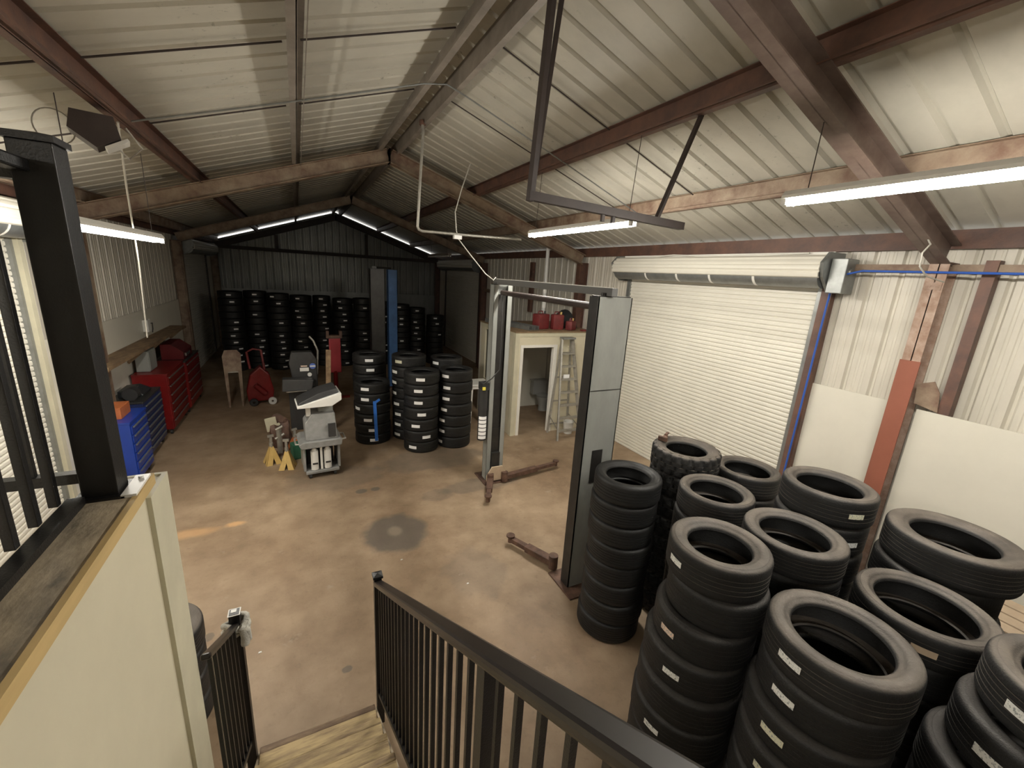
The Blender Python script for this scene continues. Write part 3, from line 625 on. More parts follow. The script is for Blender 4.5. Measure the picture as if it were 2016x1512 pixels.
for i in range(11):
    x = -2.02 + .69 * i; y = 16.65 + (0.4 if i in (4,) else 0) + (.26 if i % 2 else 0); nn = max(8, round(zt_[i] / .222))
    if i == 4: x -= .0
    base = -90 - math.degrees(math.atan2(x, y)) * 0 ; drift = rnd.uniform(-25, 5)
    st = [(-90 + drift + rnd.uniform(-16, 16) + 3.0 * k if rnd.random() < .72 else None) for k in range(nn)]
    stack(('leftmost stack at the back wall' if i == 0 else '%s stack from left at back wall' % names[i]), BG, x, y, zt_[i], .35 if i != 4 else .30, nn, 'new', st, seg=32, sw=(.13, .046), rim=.2, jit=.012)
# strap hung on the middle stack
mb = MB(); a = math.radians(-82)
def cp(a, r, z): return (1.29 + r * math.cos(a), 9.02 + r * math.sin(a), z)
R_ = .374
mb.bar(cp(math.radians(-92), R_ + .004, 0.98), cp(math.radians(-88), R_ + .004, .10), .065, .006, (0, 1, 0)); mb.bar(cp(math.radians(-93), R_ + .004, 0.94), cp(math.radians(-76), R_ + .008, 1.01), .05, .006, (0, 1, 0))
tag(mb.build('ratchet_strap', m_bluetape), 'bright blue strap hanging down the front of a short tyre stack', 'strap')
# rusty bracket on the knobby tyre
mb = MB(); q = Matrix.Translation((3.60, 3.17, 1.962)) @ Matrix.Rotation(.5, 4, 'Z')
mb.box(-.04, -.02, 0, .10, .02, .035, q); mb.box(-.06, -.05, 0, -.02, .05, .05, q); mb.box(.06, -.015, .03, .16, .015, .05, q)
tag(mb.build('hitch_bracket', m_rust, bev=.004), 'rusty steel bracket lying on the knobby tyre stack', 'bracket')
# white rack behind the right stacks
t = thing('storage_rack', 'low white wooden rack behind the foreground tyres', 'rack', (5.58, .98, 0))
for (x, y) in ((-.3, -.4), (-.3, .4), (.3, -.4), (.3, .4)):
    mb = MB(); mb.box(x - .03, y - .03, 0, x + .03, y + .03, .95); mb.build('leg', m_white, t)
for z in (.35, .92):
    mb = MB()
    for k in range(4): mb.box(-.32 + k * .165, -.44, z, -.32 + k * .165 + .14, .44, z + .03)
    mb.build('shelf', m_tan if z > .5 else m_white, t)

# ---------------- stair wall, landing, stairs ----------------
WX0, WX1, WY, WZ = -.685, -.545, 1.87, 2.83
mb = MB(); mb.box(WX0, Y0 + .02, 0, WX1, WY, WZ); mb.box(WX0, WY, 0, WX1, 2.02, WZ - .05); struct(mb.build('wall_stair', m_cream), 'cream painted wall beside the stairs')
mb = MB(); mb.box(WX0, Y0 + .02, WZ, WX1, WY, WZ + .018); struct(mb.build('trim_1', m_ply), 'dirty plywood cap on the stair wall')
mb = MB(); mb.box(WX1, Y0 + .02, WZ - .02, WX1 + .017, WY + .01, WZ + .022); struct(mb.build('trim_2', m_yellow), 'yellow raw wood edge strip on the stair wall')
mb = MB(); mb.box(WX1, WY - .06, .0, WX1 + .016, 2.036, WZ - .045); mb.box(WX0, 2.02, 0, WX1, 2.036, WZ - .045); struct(mb.build('trim_3', m_creamtrim), 'cream corner board at the end of the stair wall')
def post(name, x, y, z0, z1, w, par, cap=True, label=None):
    mb = MB(); mb.box(x - w / 2, y - w / 2, z0, x + w / 2, y + w / 2, z1 - .03, bev=.003); p = mb.build(name, m_black, par, label=label)
    if cap:
        mb = MB(); c = w / 2 + .008; mb.box(x - c, y - c, z1 - .03, x + c, y + c, z1 - .012)
        V = [mb.b.verts.new(v) for v in ((x - c, y - c, z1 - .012), (x + c, y - c, z1 - .012), (x + c, y + c, z1 - .012), (x - c, y + c, z1 - .012), (x, y, z1))]
        for i in range(4): mb.b.faces.new((V[i], V[(i + 1) % 4], V[4]))
        mb.build('post_cap', m_black, p)
    return p
# railing on the stair wall
ZC = WZ + .018
t = thing('guard_railing', 'black railing with thick corner post on the stair wall, left edge', 'railing', (0, 0, 0))
post('post', -.632, 1.77, ZC + .004, 3.96, .094, t)
mb = MB(); mb.box(-.70, 1.70, ZC, -.565, 1.84, ZC + .008); mb.build('base_plate', m_black, t)
mb = MB(); mb.bar((-.700, -.6, 3.865), (-.665, 1.75, 3.865), .052, .034); mb.build('top_rail', m_black, t, bev=.006)
mb = MB(); mb.box(-.704, -.6, ZC - .002, -.662, 1.70, ZC + .026); mb.build('bottom_rail', m_black, t)
for k in range(14):
    y = 1.655 - k * .113
    mb = MB(); mb.box(-.727, y - .0115, 2.875, -.704, y + .0115, 3.86); mb.build('baluster', m_black, t, bev=.002)
mb = MB(); mb.box(-1.9, 1.75, 2.90, -.68, 1.785, 2.935); mb.build('bottom_rail', m_black, t)
mb = MB(); mb.box(-1.9, 1.745, 3.83, -.68, 1.79, 3.862); mb.build('top_rail', m_black, t)
for k in range(9):
    x = -.80 - k * .115
    mb = MB(); mb.box(x - .0095, 1.758, 2.9, x + .0095, 1.777, 3.84); mb.build('baluster', m_black, t)
mb = MB(); mb.box(-.575, 1.70, ZC + .001, -.533, 1.86, ZC + .012); mb.cyl((-.553, 1.83, ZC + .012), (-.553, 1.83, ZC + .02), .008, 8)
tag(mb.build('mounting_plate', m_plastic), 'white mounting plate beside the foot of the railing post', 'plate')
# stairs
t = thing('staircase', 'worn wooden stairs descending between black railings to the shop floor', 'stairs', (0, 0, 0))
N_ST = 13
for k in range(N_ST):
    yf = 2.80 - .28 * k; z = .205 + .202 * k
    mb = MB(); mb.box(-.448, yf - .30, z - .038, .36, yf - .05, z, bev=.006); mb.build('tread', m_tread, t)
    mb = MB(); mb.box(-.448, yf - .05, z - .04, .36, yf, z - .001, bev=.008); mb.build('nosing', m_nose if k == 0 else m_tread, t)
    mb = MB(); mb.box(-.448, yf - .30, z - .04 - .165, .36, yf - .28, z - .04); mb.build('riser', m_ply, t)
for x in (-.466, .362):
    mb = MB(); mb.prism([(2.86, 0), (2.86, .10), (2.80 - .28 * 12 - .3, .205 + .202 * 12 - .02), (2.80 - .28 * 12 - .3, .205 + .202 * 12 - .35), (2.55, 0)], (x, 0, 0), (0, 1, 0), (0, 0, 1), (.014, 0, 0)); mb.build('stringer', m_ply, t)
mb = MB(); mb.box(-.52, Y0 + .05, 2.60, 6.3, -.93, 2.68); mb.box(-.52, Y0 + .05, 2.68, 6.3, -.87, 2.70); struct(mb.build('floor_landing', m_ply), 'plywood landing at the top of the stairs')
def zb(y): return 2.13 - .655 * y
def zt2(y): return 3.205 - .655 * y
t = thing('stair_railing', 'long black stair railing sloping up to the lower right of the picture', 'railing', (0, 0, 0))
p = post('newel_post', .405, 2.80, .0, 1.44, .055, t)
mb = MB(); mb.bar((.405, 2.775, zt2(2.775) - .02), (.405, -.85, zt2(-.85) - .02), .066, .036); mb.build('top_rail', m_railtop, t, bev=.012)
mb = MB(); mb.bar((.405, 2.775, zb(2.775)), (.405, -.85, zb(-.85)), .035, .03); mb.build('bottom_rail', m_black, t)
k = 0; y = 2.70
while y > -.8:
    if abs(y - .82) > .04:
        mb = MB(); mb.box(.396, y - .0085, zb(y) + .004, .414, y + .0085, zt2(y) - .022); mb.build('baluster', m_black, t)
    y -= .0975; k += 1
mb = MB(); mb.box(.38, .795, zb(.82) - .25, .43, .845, zt2(.82) - .03); mb.build('middle_post', m_black, t)
t = thing('stair_railing', 'short black stair railing left of the stairs with newel post and towel', 'railing', (0, 0, 0))
post('newel_post', -.50, 2.80, .0, 1.44, .062, t, cap=False)
mb = MB(); mb.bar((-.50, 2.775, zt2(2.775) - .06), (-.50, 2.05, zt2(2.05) - .06), .045, .03); mb.build('top_rail', m_railtop, t, bev=.01)
mb = MB(); mb.bar((-.50, 2.775, zb(2.775)), (-.50, 2.05, zb(2.05)), .03, .03); mb.build('bottom_rail', m_black, t)
for k in range(7):
    y = 2.71 - k * .10; mb = MB(); mb.box(-.509, y - .009, zb(y) + .004, -.491, y + .009, zt2(y) - .07); mb.build('baluster', m_black, t)
mb = MB(); z = 1.411
mb.box(-.535, 2.765, z, -.465, 2.835, z + .003); c1 = mb.build('cap_rim', m_plastic, t)
mb = MB(); mb.box(-.528, 2.772, z + .003, -.472, 2.828, z + .005); mb.build('cap_recess', m_black, c1)
mb = MB(); mb.box(-.520, 2.795, z + .005, -.488, 2.822, z + .007); mb.build('cap_label', m_plastic, c1)
# towel wrapped on the newel
mb = MB()
for dz, rr, th in ((0, .058, .018), (-.028, .063, .017), (-.055, .058, .016)):
    pts = [(-.50 + rr * math.cos(a) + .01 * math.sin(3 * a), 2.80 + rr * math.sin(a), 1.33 + dz + .018 * math.sin(a * 2 + dz * 50)) for a in [2 * PI * i / 24 for i in range(25)]]
    mb.tube(pts, th, 8)
mb.tube([(-.455, 2.74, 1.33), (-.445, 2.735, 1.26), (-.45, 2.735, 1.20)], .026, 8); mb.tube([(-.47, 2.735, 1.34), (-.43, 2.74, 1.30), (-.43, 2.75, 1.22)], .02, 8)
tag(mb.build('towel', m_rag, smooth=70), 'grey towel wrapped around the left newel post', 'towel')

# ---------------- two-post lifts ----------------
def lift_post(par, x, y, s, h, mtl, lower=False, wid=.44, dep=.20):
    # C section; opening faces direction s along Y
    mb = MB(); w = wid / 2; yb = y - s * dep / 2; yo = y + s * dep / 2
    mb.box(x - w, min(yb, yb + s * .012), .02, x + w, max(yb, yb + s * .012), h)
    for sx in (-1, 1):
        mb.box(min(x + sx * w, x + sx * (w - .012)), min(yb, yo), .02, max(x + sx * w, x + sx * (w - .012)), max(yb, yo), h)
        mb.box(min(x + sx * w, x + sx * (w - .08)), min(yo, yo - s * .012), .02, max(x + sx * w, x + sx * (w - .08)), max(yo, yo - s * .012), h)
    p = mb.build('post', mtl, par)
    mb = MB(); mb.box(x - w - .08, y - .25, 0, x + w + .08, y + .25, .02); mb.build('base_plate', m_rust, par)
    mb = MB(); mb.box(x - w + .03, y - dep / 2 + .03, .10, x + w - .03, y + dep / 2 - .03, 1.0); mb.box(x - w + .09, min(yo - s * .02, yo + s * .05), .08, x + w - .09, max(yo - s * .02, yo + s * .05), .55); mb.build('carriage', m_liftdark, par)
    mb = MB(); mb.box(x - w + .03, y - .04, 1.0, x + w - .06, y + .04, h - .15); mb.build('cylinder', m_liftdark, par)
    mb = MB(); mb.cyl((x - .1, y, h - .02), (x - .1, y, h + .04), .03); mb.box(x - w, y - .05, h, x + w, y + .05, h + .01); mb.build('pulley_bracket', m_liftdark, par)
    return p
def arm(par, p0, p1, drop=0.0, pad=True):
    p0 = Vector(p0); p1 = Vector(p1); d = (p1 - p0); m_ = p0 + d * .6
    mb = MB(); mb.bar(p0, m_, .11, .085); a = mb.build('arm', m_rust, par, bev=.006)
    mb = MB(); mb.bar(m_ - d * .1, p1, .075, .06); mb.build('arm_extension', m_rust, a)
    mb = MB(); mb.cyl(p1 - Vector((0, 0, .05)), p1 + Vector((0, 0, .04)), .035, 12); mb.cyl(p1 + Vector((0, 0, .04)), p1 + Vector((0, 0, .06)), .06, 16); mb.build('lift_pad', m_rust, a)
    mb = MB(); mb.cyl(p0 - Vector((0, 0, .08)), p0 + Vector((0, 0, .10)), .06, 16); mb.build('arm_pivot', m_rust, a)
t = thing('two_post_lift', 'grey two-post car lift with arms lowered to the floor, nearer bay', 'car lift', (0, 0, 0))
H1 = 3.5
lift_post(t, 2.945, 3.56, 1, H1, m_lift, dep=.15)
mb = MB(); mb.box(2.716, 3.487, .02, 2.724, 3.633, H1); mb.build('shaded_side', m_liftdark, t)  # dark sheet over the post's side face, its shade put in as colour
mb = MB(); mb.box(2.86, 3.474, 1.40, 3.00, 3.483, 1.80); mb.build('cable_slot', m_liftdark, t)
mb = MB(); mb.box(2.73, 3.479, 2.50, 3.16, 3.484, 2.508); mb.build('plate_seam', m_liftdark, t)
lift_post(t, 3.02, 6.47, -1, H1, m_lift, wid=.33, dep=.18)
mb = MB(); mb.bar((2.88, 3.44, H1 + .05), (2.95, 6.56, H1 + .05), .07, .08); mb.build('overhead_beam', m_beamgrey, t)
mb = MB(); mb.bar((2.85, 3.44, H1 + .094), (2.92, 6.56, H1 + .094), .014, .008); mb.build('beam_lip', m_plastic, t)
mb = MB(); mb.cyl((2.93, 3.66, H1 - .12), (2.99, 6.36, H1 - .12), .04, 12); mb.build('cable_tube', m_darksteel, t)
arm(t, (2.74, 3.86, .11), (2.45, 4.52, .10)); arm(t, (3.18, 3.86, .11), (3.5, 4.55, .10))
arm(t, (2.88, 6.22, .11), (2.58, 5.62, .10)); arm(t, (3.16, 6.22, .11), (4.36, 6.38, .12))
mb = MB(); mb.prism([(-.2, 0), (.2, 0), (.2, .1), (.1, .26), (-.1, .26), (-.2, .1)], (3.02, 6.24, .06), (1, 0, 0), (0, 0, 1), (0, .03, 0)); mb.build('toe_guard', m_tan, t)
mb = MB(); mb.cyl((2.77, 6.45, 1.35), (2.77, 6.45, 1.75), .085, 20); mb.box(2.71, 6.36, 1.73, 2.84, 6.54, 1.85); pu = mb.build('power_unit', m_dkgrey, t, smooth=40, label='black hydraulic power unit with white labels')
mb = MB(); mb.cyl((2.77, 6.45, .80), (2.77, 6.45, 1.35), .078, 20); mb.build('oil_reservoir', m_dkgrey, pu, smooth=40)
for k in range(6):
    mb = MB(); z = 1.22 - k * .072; mb.lathe([(.0795, z - .028), (.082, z - .028), (.082, z + .028), (.0795, z + .028)], 12, math.radians(-160), math.radians(-50), Matrix.Translation((2.77, 6.45, 0))); mb.build('white_label', m_stickplain, pu)
mb = MB(); mb.box(2.71, 6.335, 1.74, 2.76, 6.358, 1.79); mb.build('yellow_label', m_stickyel, pu)
mb = MB(); mb.tube([(2.72, 6.4, 1.82), (2.85, 6.3, 1.95), (2.98, 6.29, 2.1), (2.99, 6.3, 2.5), (2.97, 6.3, 3.4)], .01); mb.build('hydraulic_hose', m_dkgrey, pu)
t = thing('two_post_lift', 'blue and dark two-post car lift standing in the dark far bay', 'car lift', (0, 0, 0))
lift_post(t, 1.80, 11.35, 1, 3.62, m_liftdark, wid=.36)
lift_post(t, 2.56, 13.35, 1, 3.62, m_liftblue, wid=.28)
mb = MB(); mb.bar((1.74, 11.3, 3.66), (2.5, 13.4, 3.66), .10, .05); mb.build('overhead_beam', m_liftdark, t)

# ---------------- enclosed room ----------------
RX, RY, RYB, RZ = 4.27, 8.24, 10.25, 2.44
# front wall with doorway
mb = MB(); mb.box(RX, RY, 0, 4.47, RY + .1, RZ); mb.box(5.30, RY, 0, 6.36, RY + .1, RZ); mb.box(4.47, RY, 2.10, 5.30, RY + .1, RZ); struct(mb.build('wall_office_front', m_cream), 'cream front wall of the small room')
mb = MB(); mb.box(RX, RY + .1, 0, RX + .1, 9.68, RZ); mb.box(RX, 9.98, 0, RX + .1, RYB, RZ); mb.box(RX, 9.68, 0, RX + .1, 9.98, 1.0); mb.box(RX, 9.68, 2.3, RX + .1, 9.98, RZ); struct(mb.build('wall_office_side', m_cream), 'cream side wall of the small room with a slot window')
mb = MB(); mb.box(RX, RYB, 0, 6.36, RYB + .1, RZ); struct(mb.build('wall_office_back', m_frp))
mb = MB(); mb.box(6.38, RY, 0, 6.46, RYB, RZ); struct(mb.build('wall_office_right', m_frp))
mb = MB(); mb.box(RX - .02, RY - .03, RZ, 6.46, RYB + .12, RZ + .025); struct(mb.build('ceiling_office', m_plytop), 'brown plywood roof of the small room')
mb = MB()
mb.box(4.40, RY - .018, 0, 4.47, RY, 2.16); mb.box(5.30, RY - .018, 0, 5.37, RY, 2.16); mb.box(4.47, RY - .018, 2.10, 5.30, RY, 2.16)
mb.box(4.455, RY, 0, 4.47, RY + .1, 2.1); mb.box(5.30, RY, 0, 5.285, RY + .1, 2.1)
struct(mb.build('trim_4', m_white), 'white frame around the small room doorway')
mb = MB(); mb.box(RX - .016, RY - .016, 0, RX + .09, RY, RZ); mb.box(RX + .09, RY - .014, RZ - .09, 6.44, RY, RZ); mb.box(RX - .016, RY, 0, RX, RY + .12, RZ); mb.box(RX - .014, RY + .12, RZ - .09, RX, RYB, RZ); struct(mb.build('trim_5', m_creamtrim), 'cream corner and top boards of the small room')
mb = MB(); mb.box(RX + .04, 9.69, 1.01, RX + .046, 9.97, 2.29); struct(mb.build('window_1', m_brownglass), 'narrow dark slot window in the side of the small room')
t = thing('toilet', 'white toilet inside the dark small room', 'toilet', (6.05, 9.78, 0))
mb = MB(); mb.lathe([(.0, .0), (.13, 0), (.12, .12), (.14, .25), (.20, .38), (.21, .42), (.0, .42)], 24, closed=False); mb.build('bowl', m_porc, t, smooth=50)
mb = MB(); mb.box(-.22, .20, .40, .22, .40, .80, bev=.02); mb.build('tank', m_porc, t)
mb = MB(); mb.box(-.24, .19, .80, .24, .41, .83, bev=.008); mb.build('tank_lid', m_porc, t)
mb = MB(); mb.lathe([(.0, .425), (.20, .425), (.21, .445), (.0, .445)], 24, closed=False); mb.build('seat_lid', m_porc, t, smooth=50)
# step ladder
t = thing('step_ladder', 'tall grey aluminium step ladder against the cream room', 'ladder', (5.52, 7.90, 0), -.04)
hl = 2.36
for s in (-1, 1):
    mb = MB(); mb.bar((s * .32, -.30, 0), (s * .14, .17, hl - .04), .04, .075); mb.build('front_rail', m_alu, t)
    mb = MB(); mb.bar((s * .28, .26, 0), (s * .12, .215, hl - .06), .03, .05); mb.build('rear_rail', m_alu, t)
    mb = MB(); mb.bar((s * .30, -.26, .95 * .25), (s * .27, .255, .45), .008, .025); mb.build('spreader', m_alu, t)
for k in range(7):
    f = (k + .75) / 8; w = .32 - .18 * f; y = -.30 + .47 * f
    mb = MB(); mb.box(-w, y - .045, f * hl - .02, w, y + .045, f * hl + .02); mb.build('step', m_alu, t)
    w2 = .28 - .16 * f
    if k % 2 == 0:
        mb = MB(); mb.box(-w2, .26 - .045 * f - .012, f * hl - .02, w2, .26 - .045 * f + .012, f * hl + .01); mb.build('rear_brace', m_alu, t)
mb = MB(); mb.box(-.165, .06, hl - .04, .165, .25, hl, bev=.008); mb.build('top_cap', m_galv, t)
mb = MB(); mb.box(-.10, .02, 1.40, .05, .05, 1.50); mb.build('warning_label', m_stickplain, t)
# bucket
t = thing('bucket', 'white bucket under the step ladder', 'bucket', (5.72, 7.98, 0))
mb = MB(); mb.lathe([(.0, .006), (.10, .006), (.13, .30), (.135, .31), (.135, .295), (.127, .29), (.10, .012), (0, .012)], 24, closed=False); mb.build('pail', m_plastic, t, smooth=50)
mb = MB(); mb.tube([(.135 * math.cos(a), .02, .29 + .1 * math.sin(a)) for a in [PI * i / 12 for i in range(13)]], .004, 6); mb.build('handle', m_alu, t)
# things on the room roof
zo = RZ + .026
t = thing('vent_pipe', 'white vent pipe rising through the small room roof to the ceiling', 'pipe', (5.58, 9.35, zo))
mb = MB(); mb.cyl((0, 0, 0), (0, 0, 2.0), .045, 16); mb.build('pipe', m_pvc, t, smooth=40)
mb = MB(); mb.cyl((0, 0, .45), (0, 0, .60), .055, 16); mb.cyl((0, 0, .82), (0, 0, .9), .055, 16); mb.build('coupling', m_plastic, t, smooth=40)
def can(x, y, sx, sy, sz, label, mtl, rz=0):
    t = thing('fuel_can', label, 'fuel can', (x, y, zo), rz, 'red fuel cans on the small room')
    mb = MB(); mb.box(-sx / 2, -sy / 2, 0, sx / 2, sy / 2, sz, bev=.03); mb.build('body', mtl, t, smooth=50)
    mb = MB(); mb.tube([(-sx * .3, 0, sz - .01), (-sx * .25, 0, sz + .06), (sx * .1, 0, sz + .06), (sx * .15, 0, sz - .01)], .014); mb.build('handle', mtl, t)
    mb = MB(); mb.cyl((sx * .32, 0, sz - .01), (sx * .36, 0, sz + .06), .025, 12); mb.build('spout_cap', m_ybright if sx < .3 else m_dkgrey, t)
can(5.17, 8.74, .36, .24, .36, 'dull red fuel can left of the others, on the small room', m_redfade, .3)
can(5.55, 8.62, .28, .2, .36, 'upright red fuel can in the middle, on the small room', m_redfade, -.1)
can(5.88, 8.50, .24, .18, .22, 'small red fuel can lying at right on the small room', m_redfade, .5)
mb = MB(); mb.blob((5.95, 8.92, zo + .15), (.29, .18, .27), 3, .25, 4); tag(mb.build('plastic_bag', m_bag, smooth=60), 'black plastic bag heaped behind the fuel cans', 'bag')
for k, (x0, y0, x1, y1, l) in enumerate(((4.35, 10.1, 4.75, 8.45, 'left grey metal gutter lying on the small room'), (4.52, 10.1, 4.91, 8.45, 'right grey metal gutter lying on the small room'))):
    mb = MB(); p0 = (x0, y0, zo + .05); p1 = (x1, y1, zo + .05)
    mb.bar(p0, p1, .12, .006, oy=-.045); mb.bar(p0, p1, .006, .1, ox=-.06); mb.bar(p0, p1, .006, .1, ox=.06); tag(mb.build('metal_gutter', m_galv), l, 'gutter', 'gutters on the small room')
mb = MB(); mb.box(6.08, 8.28, zo, 6.32, 8.38, zo + .03, Matrix.Rotation(.0, 4, 'Z')); tag(mb.build('scrap_strip', m_redfade), 'small reddish scrap strip at the right front edge of the room roof', 'scrap')
# white table
t = thing('side_table', 'small white plastic table beside the new tyre stacks', 'table', (3.66, 8.92, 0))
mb = MB(); mb.box(-.28, -.28, 1.15, .28, .28, 1.19, bev=.01); mb.build('tabletop', m_plastic, t)
mb = MB(); mb.box(-.25, -.25, 1.08, .25, .25, 1.15); mb.build('apron', m_plastic, t)
for sx in (-1, 1):
    for sy in (-1, 1):
        mb = MB(); mb.bar((sx * .27, sy * .25, 0), (sx * .22, sy * .22, 1.1), .05, .05); mb.build('leg', m_plastic, t)

# ---------------- left wall area ----------------
t = thing('plank_shelf', 'long rough plank shelf on the left wall above the red cabinets', 'shelf', (-2.93, 8.6, 1.84))
mb = MB(); mb.bar((0, 0, 0), (.0, 5.4, -.02), .34, .06); mb.build('plank', m_wood, t)
for y in (.2, 2.0, 3.6, 5.2):
    mb = MB(); mb.bar((-.16, y, -.30), (.12, y, -.035), .03, .05); mb.build('bracket', m_wood, t)
t = thing('outlet_box', 'white outlet box on the left wall above the shelf', 'outlet', (XL + .05, 11.9, 1.98))
mb = MB(); mb.box(0, -.1, 0, .1, .1, .26, bev=.008); mb.build('box', m_plastic, t)
mb = MB(); mb.tube([(.05, .1, .15), (.09, .26, .16), (.07, .32, .02), (.06, .3, -.06)], .01); mb.build('cable', m_dkgrey, t)
t = thing('breaker_box', 'grey metal box on the red cabinet under the plank shelf', 'box', (XL + .12, 10.75, 1.315))
mb = MB(); mb.box(0, 0, 0, .22, .5, .42, bev=.01); mb.build('body', m_lift, t)
mb = MB(); mb.box(.22, .03, .03, .23, .47, .39); mb.build('door', m_lift, t)
def chest(label, name, x0, x1, y0, y1, h, mtl, drawers, mtop=None, casters=True):
    t = thing(name, label, 'tool chest', (x0, y0, 0)); w = x1 - x0; L = y1 - y0; zc = .12 if casters else 0
    mb = MB(); mb.box(0, 0, zc, w, L, h - .02, bev=.008); mb.build('body', mtl, t)
    mb = MB(); mb.box(-.01 if x0 > XL + .1 else 0, -.01, h - .02, w + .01, L + .01, h + .01, bev=.006); mb.build('top_tray', mtop or m_dkgrey, t)
    dh = (h - zc - .08) / drawers
    for k in range(drawers):
        z = zc + .03 + k * dh; mb = MB(); mb.box(w, .03, z, w + .014, L - .03, z + dh - .018, bev=.004); d = mb.build('drawer', mtl, t)
        mb = MB(); mb.box(w + .014, .08, z + dh - .05, w + .032, L - .08, z + dh - .032); mb.build('handle', m_galv, d)
    if casters:
        for cx in (.06, w - .06):
            for cy in (.07, L - .07):
                mb = MB(); mb.cyl((cx - .02, cy, .05), (cx + .02, cy, .05), .05, 14); mb.box(cx - .03, cy - .03, .09, cx + .03, cy + .03, .12); mb.build('caster', m_dkgrey, t)
    return t
c = chest('bright blue rolling tool chest nearest on the left wall', 'tool_chest', -3.02, -2.46, 8.05, 8.85, 1.10, m_blue, 6, m_blue)
mb = MB(); mb.tube([(.08, -.0, .80), (.08, -.05, .82), (.42, -.05, .82), (.42, 0, .80)], .012); mb.build('side_handle', m_chrome, c)
chest('dark blue rolling tool chest beside the bright blue one', 'tool_chest', -3.08, -2.56, 9.12, 10.2, 1.12, m_navy, 7, m_dkgrey)
chest('tall red tool cabinet nearest on the left wall', 'tool_cabinet', -3.06, -2.50, 10.5, 11.9, 1.30, m_red, 6, m_red)
chest('lower red tool cabinet farther along the left wall', 'tool_cabinet', -3.06, -2.48, 12.0, 13.5, 1.25, m_red, 5, m_dkgrey)
t = thing('red_machine', 'dark red machine housing on top of the red cabinets', 'machine', (-2.95, 12.5, 1.27))
mb = MB(); mb.prism([(0, 0), (.42, 0), (.42, .18), (.2, .36), (0, .36)], (0, -.3, 0), (1, 0, 0), (0, 0, 1), (0, .9, 0)); mb.build('housing', m_reddark, t)
mb = MB(); mb.box(.42, -.1, .05, .44, .3, .12); mb.build('control_strip', m_chrome, t)
t = thing('drawer_box', 'orange brown wooden drawer box on the blue tool chest', 'box', (-2.98, 8.25, 1.112))
mb = MB(); mb.box(0, 0, 0, .38, .42, .18, bev=.006); mb.build('body', m_orange, t)
for z in (.03, .10):
    mb = MB(); mb.box(.06, -.012, z, .28, 0, z + .02); mb.build('handle', m_dkgrey, t)
t = thing('grinder', 'round black bench tool on the dark blue chest', 'tool', (-2.74, 9.2, 1.132))
mb = MB(); mb.cyl((0, 0, .12), (0, .18, .12), .11, 20); mb.box(-.06, .02, 0, .06, .16, .04); mb.build('body', m_dkgrey, t, smooth=40)
t = thing('tool_tray', 'glossy black curved tray on the dark blue chest', 'tray', (-2.98, 9.45, 1.132))
mb = MB(); mb.prism([(0, 0), (.34, 0), (.36, .05), (.2, .14), (.0, .12)], (0, 0, 0), (1, 0, 0), (0, 0, 1), (0, .5, 0)); mb.build('lid', m_bag, t, bev=.01)
mb = MB(); mb.box(.14, .08, .125, .22, .34, .133, Matrix.Rotation(.0, 4, 'Y')); mb.build('strip', m_chrome, t)
mb = MB(); mb.box(XL + .06, 7.9, 1.15, XL + .12, 8.5, 1.7); tag(mb.build('leaning_board', m_frp), 'grey white board on the left wall behind the blue chest', 'board')
# red jack on end, creeper
t = thing('transmission_jack', 'upright red jack with white hub wheels on the floor', 'jack', (-1.02, 12.25, 0), .1)
mb = MB(); mb.prism([(-.30, .10), (.26, .10), (.30, .35), (.22, .80), (.02, 1.02), (-.22, .80), (-.32, .4)], (0, 0, 0), (1, 0, 0), (0, 0, 1), (0, .30, 0)); mb.build('frame', m_red, t, bev=.03)
mb = MB(); mb.cyl((-.12, -.04, .55), (.10, -.04, .30), .07, 14); mb.build('pump', m_red, t, smooth=40)
mb = MB(); mb.tube([(-.2, .15, .95), (-.24, .15, 1.38), (-.1, .15, 1.46), (.08, .15, 1.42), (.12, .15, .9)], .03); mb.build('handle', m_redfade, t, smooth=60)
for x, mm in ((-.18, m_dkgrey), (.24, m_plastic)):
    mb = MB(); mb.lathe([(.03, -.04), (.09, -.04), (.1, -.02), (.1, .02), (.09, .04), (.03, .04)], 20, mtx=Matrix.Translation((x, -.06, .10)) @ Matrix.Rotation(PI / 2, 4, 'X')); mb.build('wheel', mm, t, smooth=50)
t = thing('creeper_board', 'dusty pinkish board standing on its end by the red jack', 'creeper', (-1.58, 12.2, 0), .12)
mb = MB(); mb.prism([(-.16, 0), (-.12, 0), (-.11, .9), (.11, .9), (.12, 0), (.16, 0), (.2, 1.35), (.12, 1.45), (-.14, 1.45), (-.2, 1.3)], (0, 0, 0), (1, 0, 0), (0, .08, 1), (0, .04, 0)); mb.build('board', m_beam, t)
mb = MB(); mb.bar((-.11, .07, .9), (.11, .07, .9), .03, .03); mb.build('cross_piece', m_alu, t)
# tall red jack/cylinder
t = thing('service_jack', 'tall narrow red lifting jack standing behind the grey machine', 'jack', (.80, 12.4, 0))
mb = MB(); mb.box(-.14, -.05, .75, .16, .1, 1.72, bev=.03); mb.build('column', m_redjack, t)
mb = MB(); mb.box(-.20, -.1, 1.72, .20, .12, 1.80); mb.box(-.2, -.1, 1.8, -.13, .12, 1.92); mb.box(.13, -.1, 1.8, .2, .12, 1.92); mb.build('saddle', m_rust, t)
mb = MB(); mb.bar((-.35, 0, .03), (.35, 0, .03), .08, .06); mb.bar((0, -.35, .03), (0, .35, .03), .08, .06); mb.cyl((0, 0, .03), (0, 0, .8), .06, 14); mb.build('base', m_red, t)
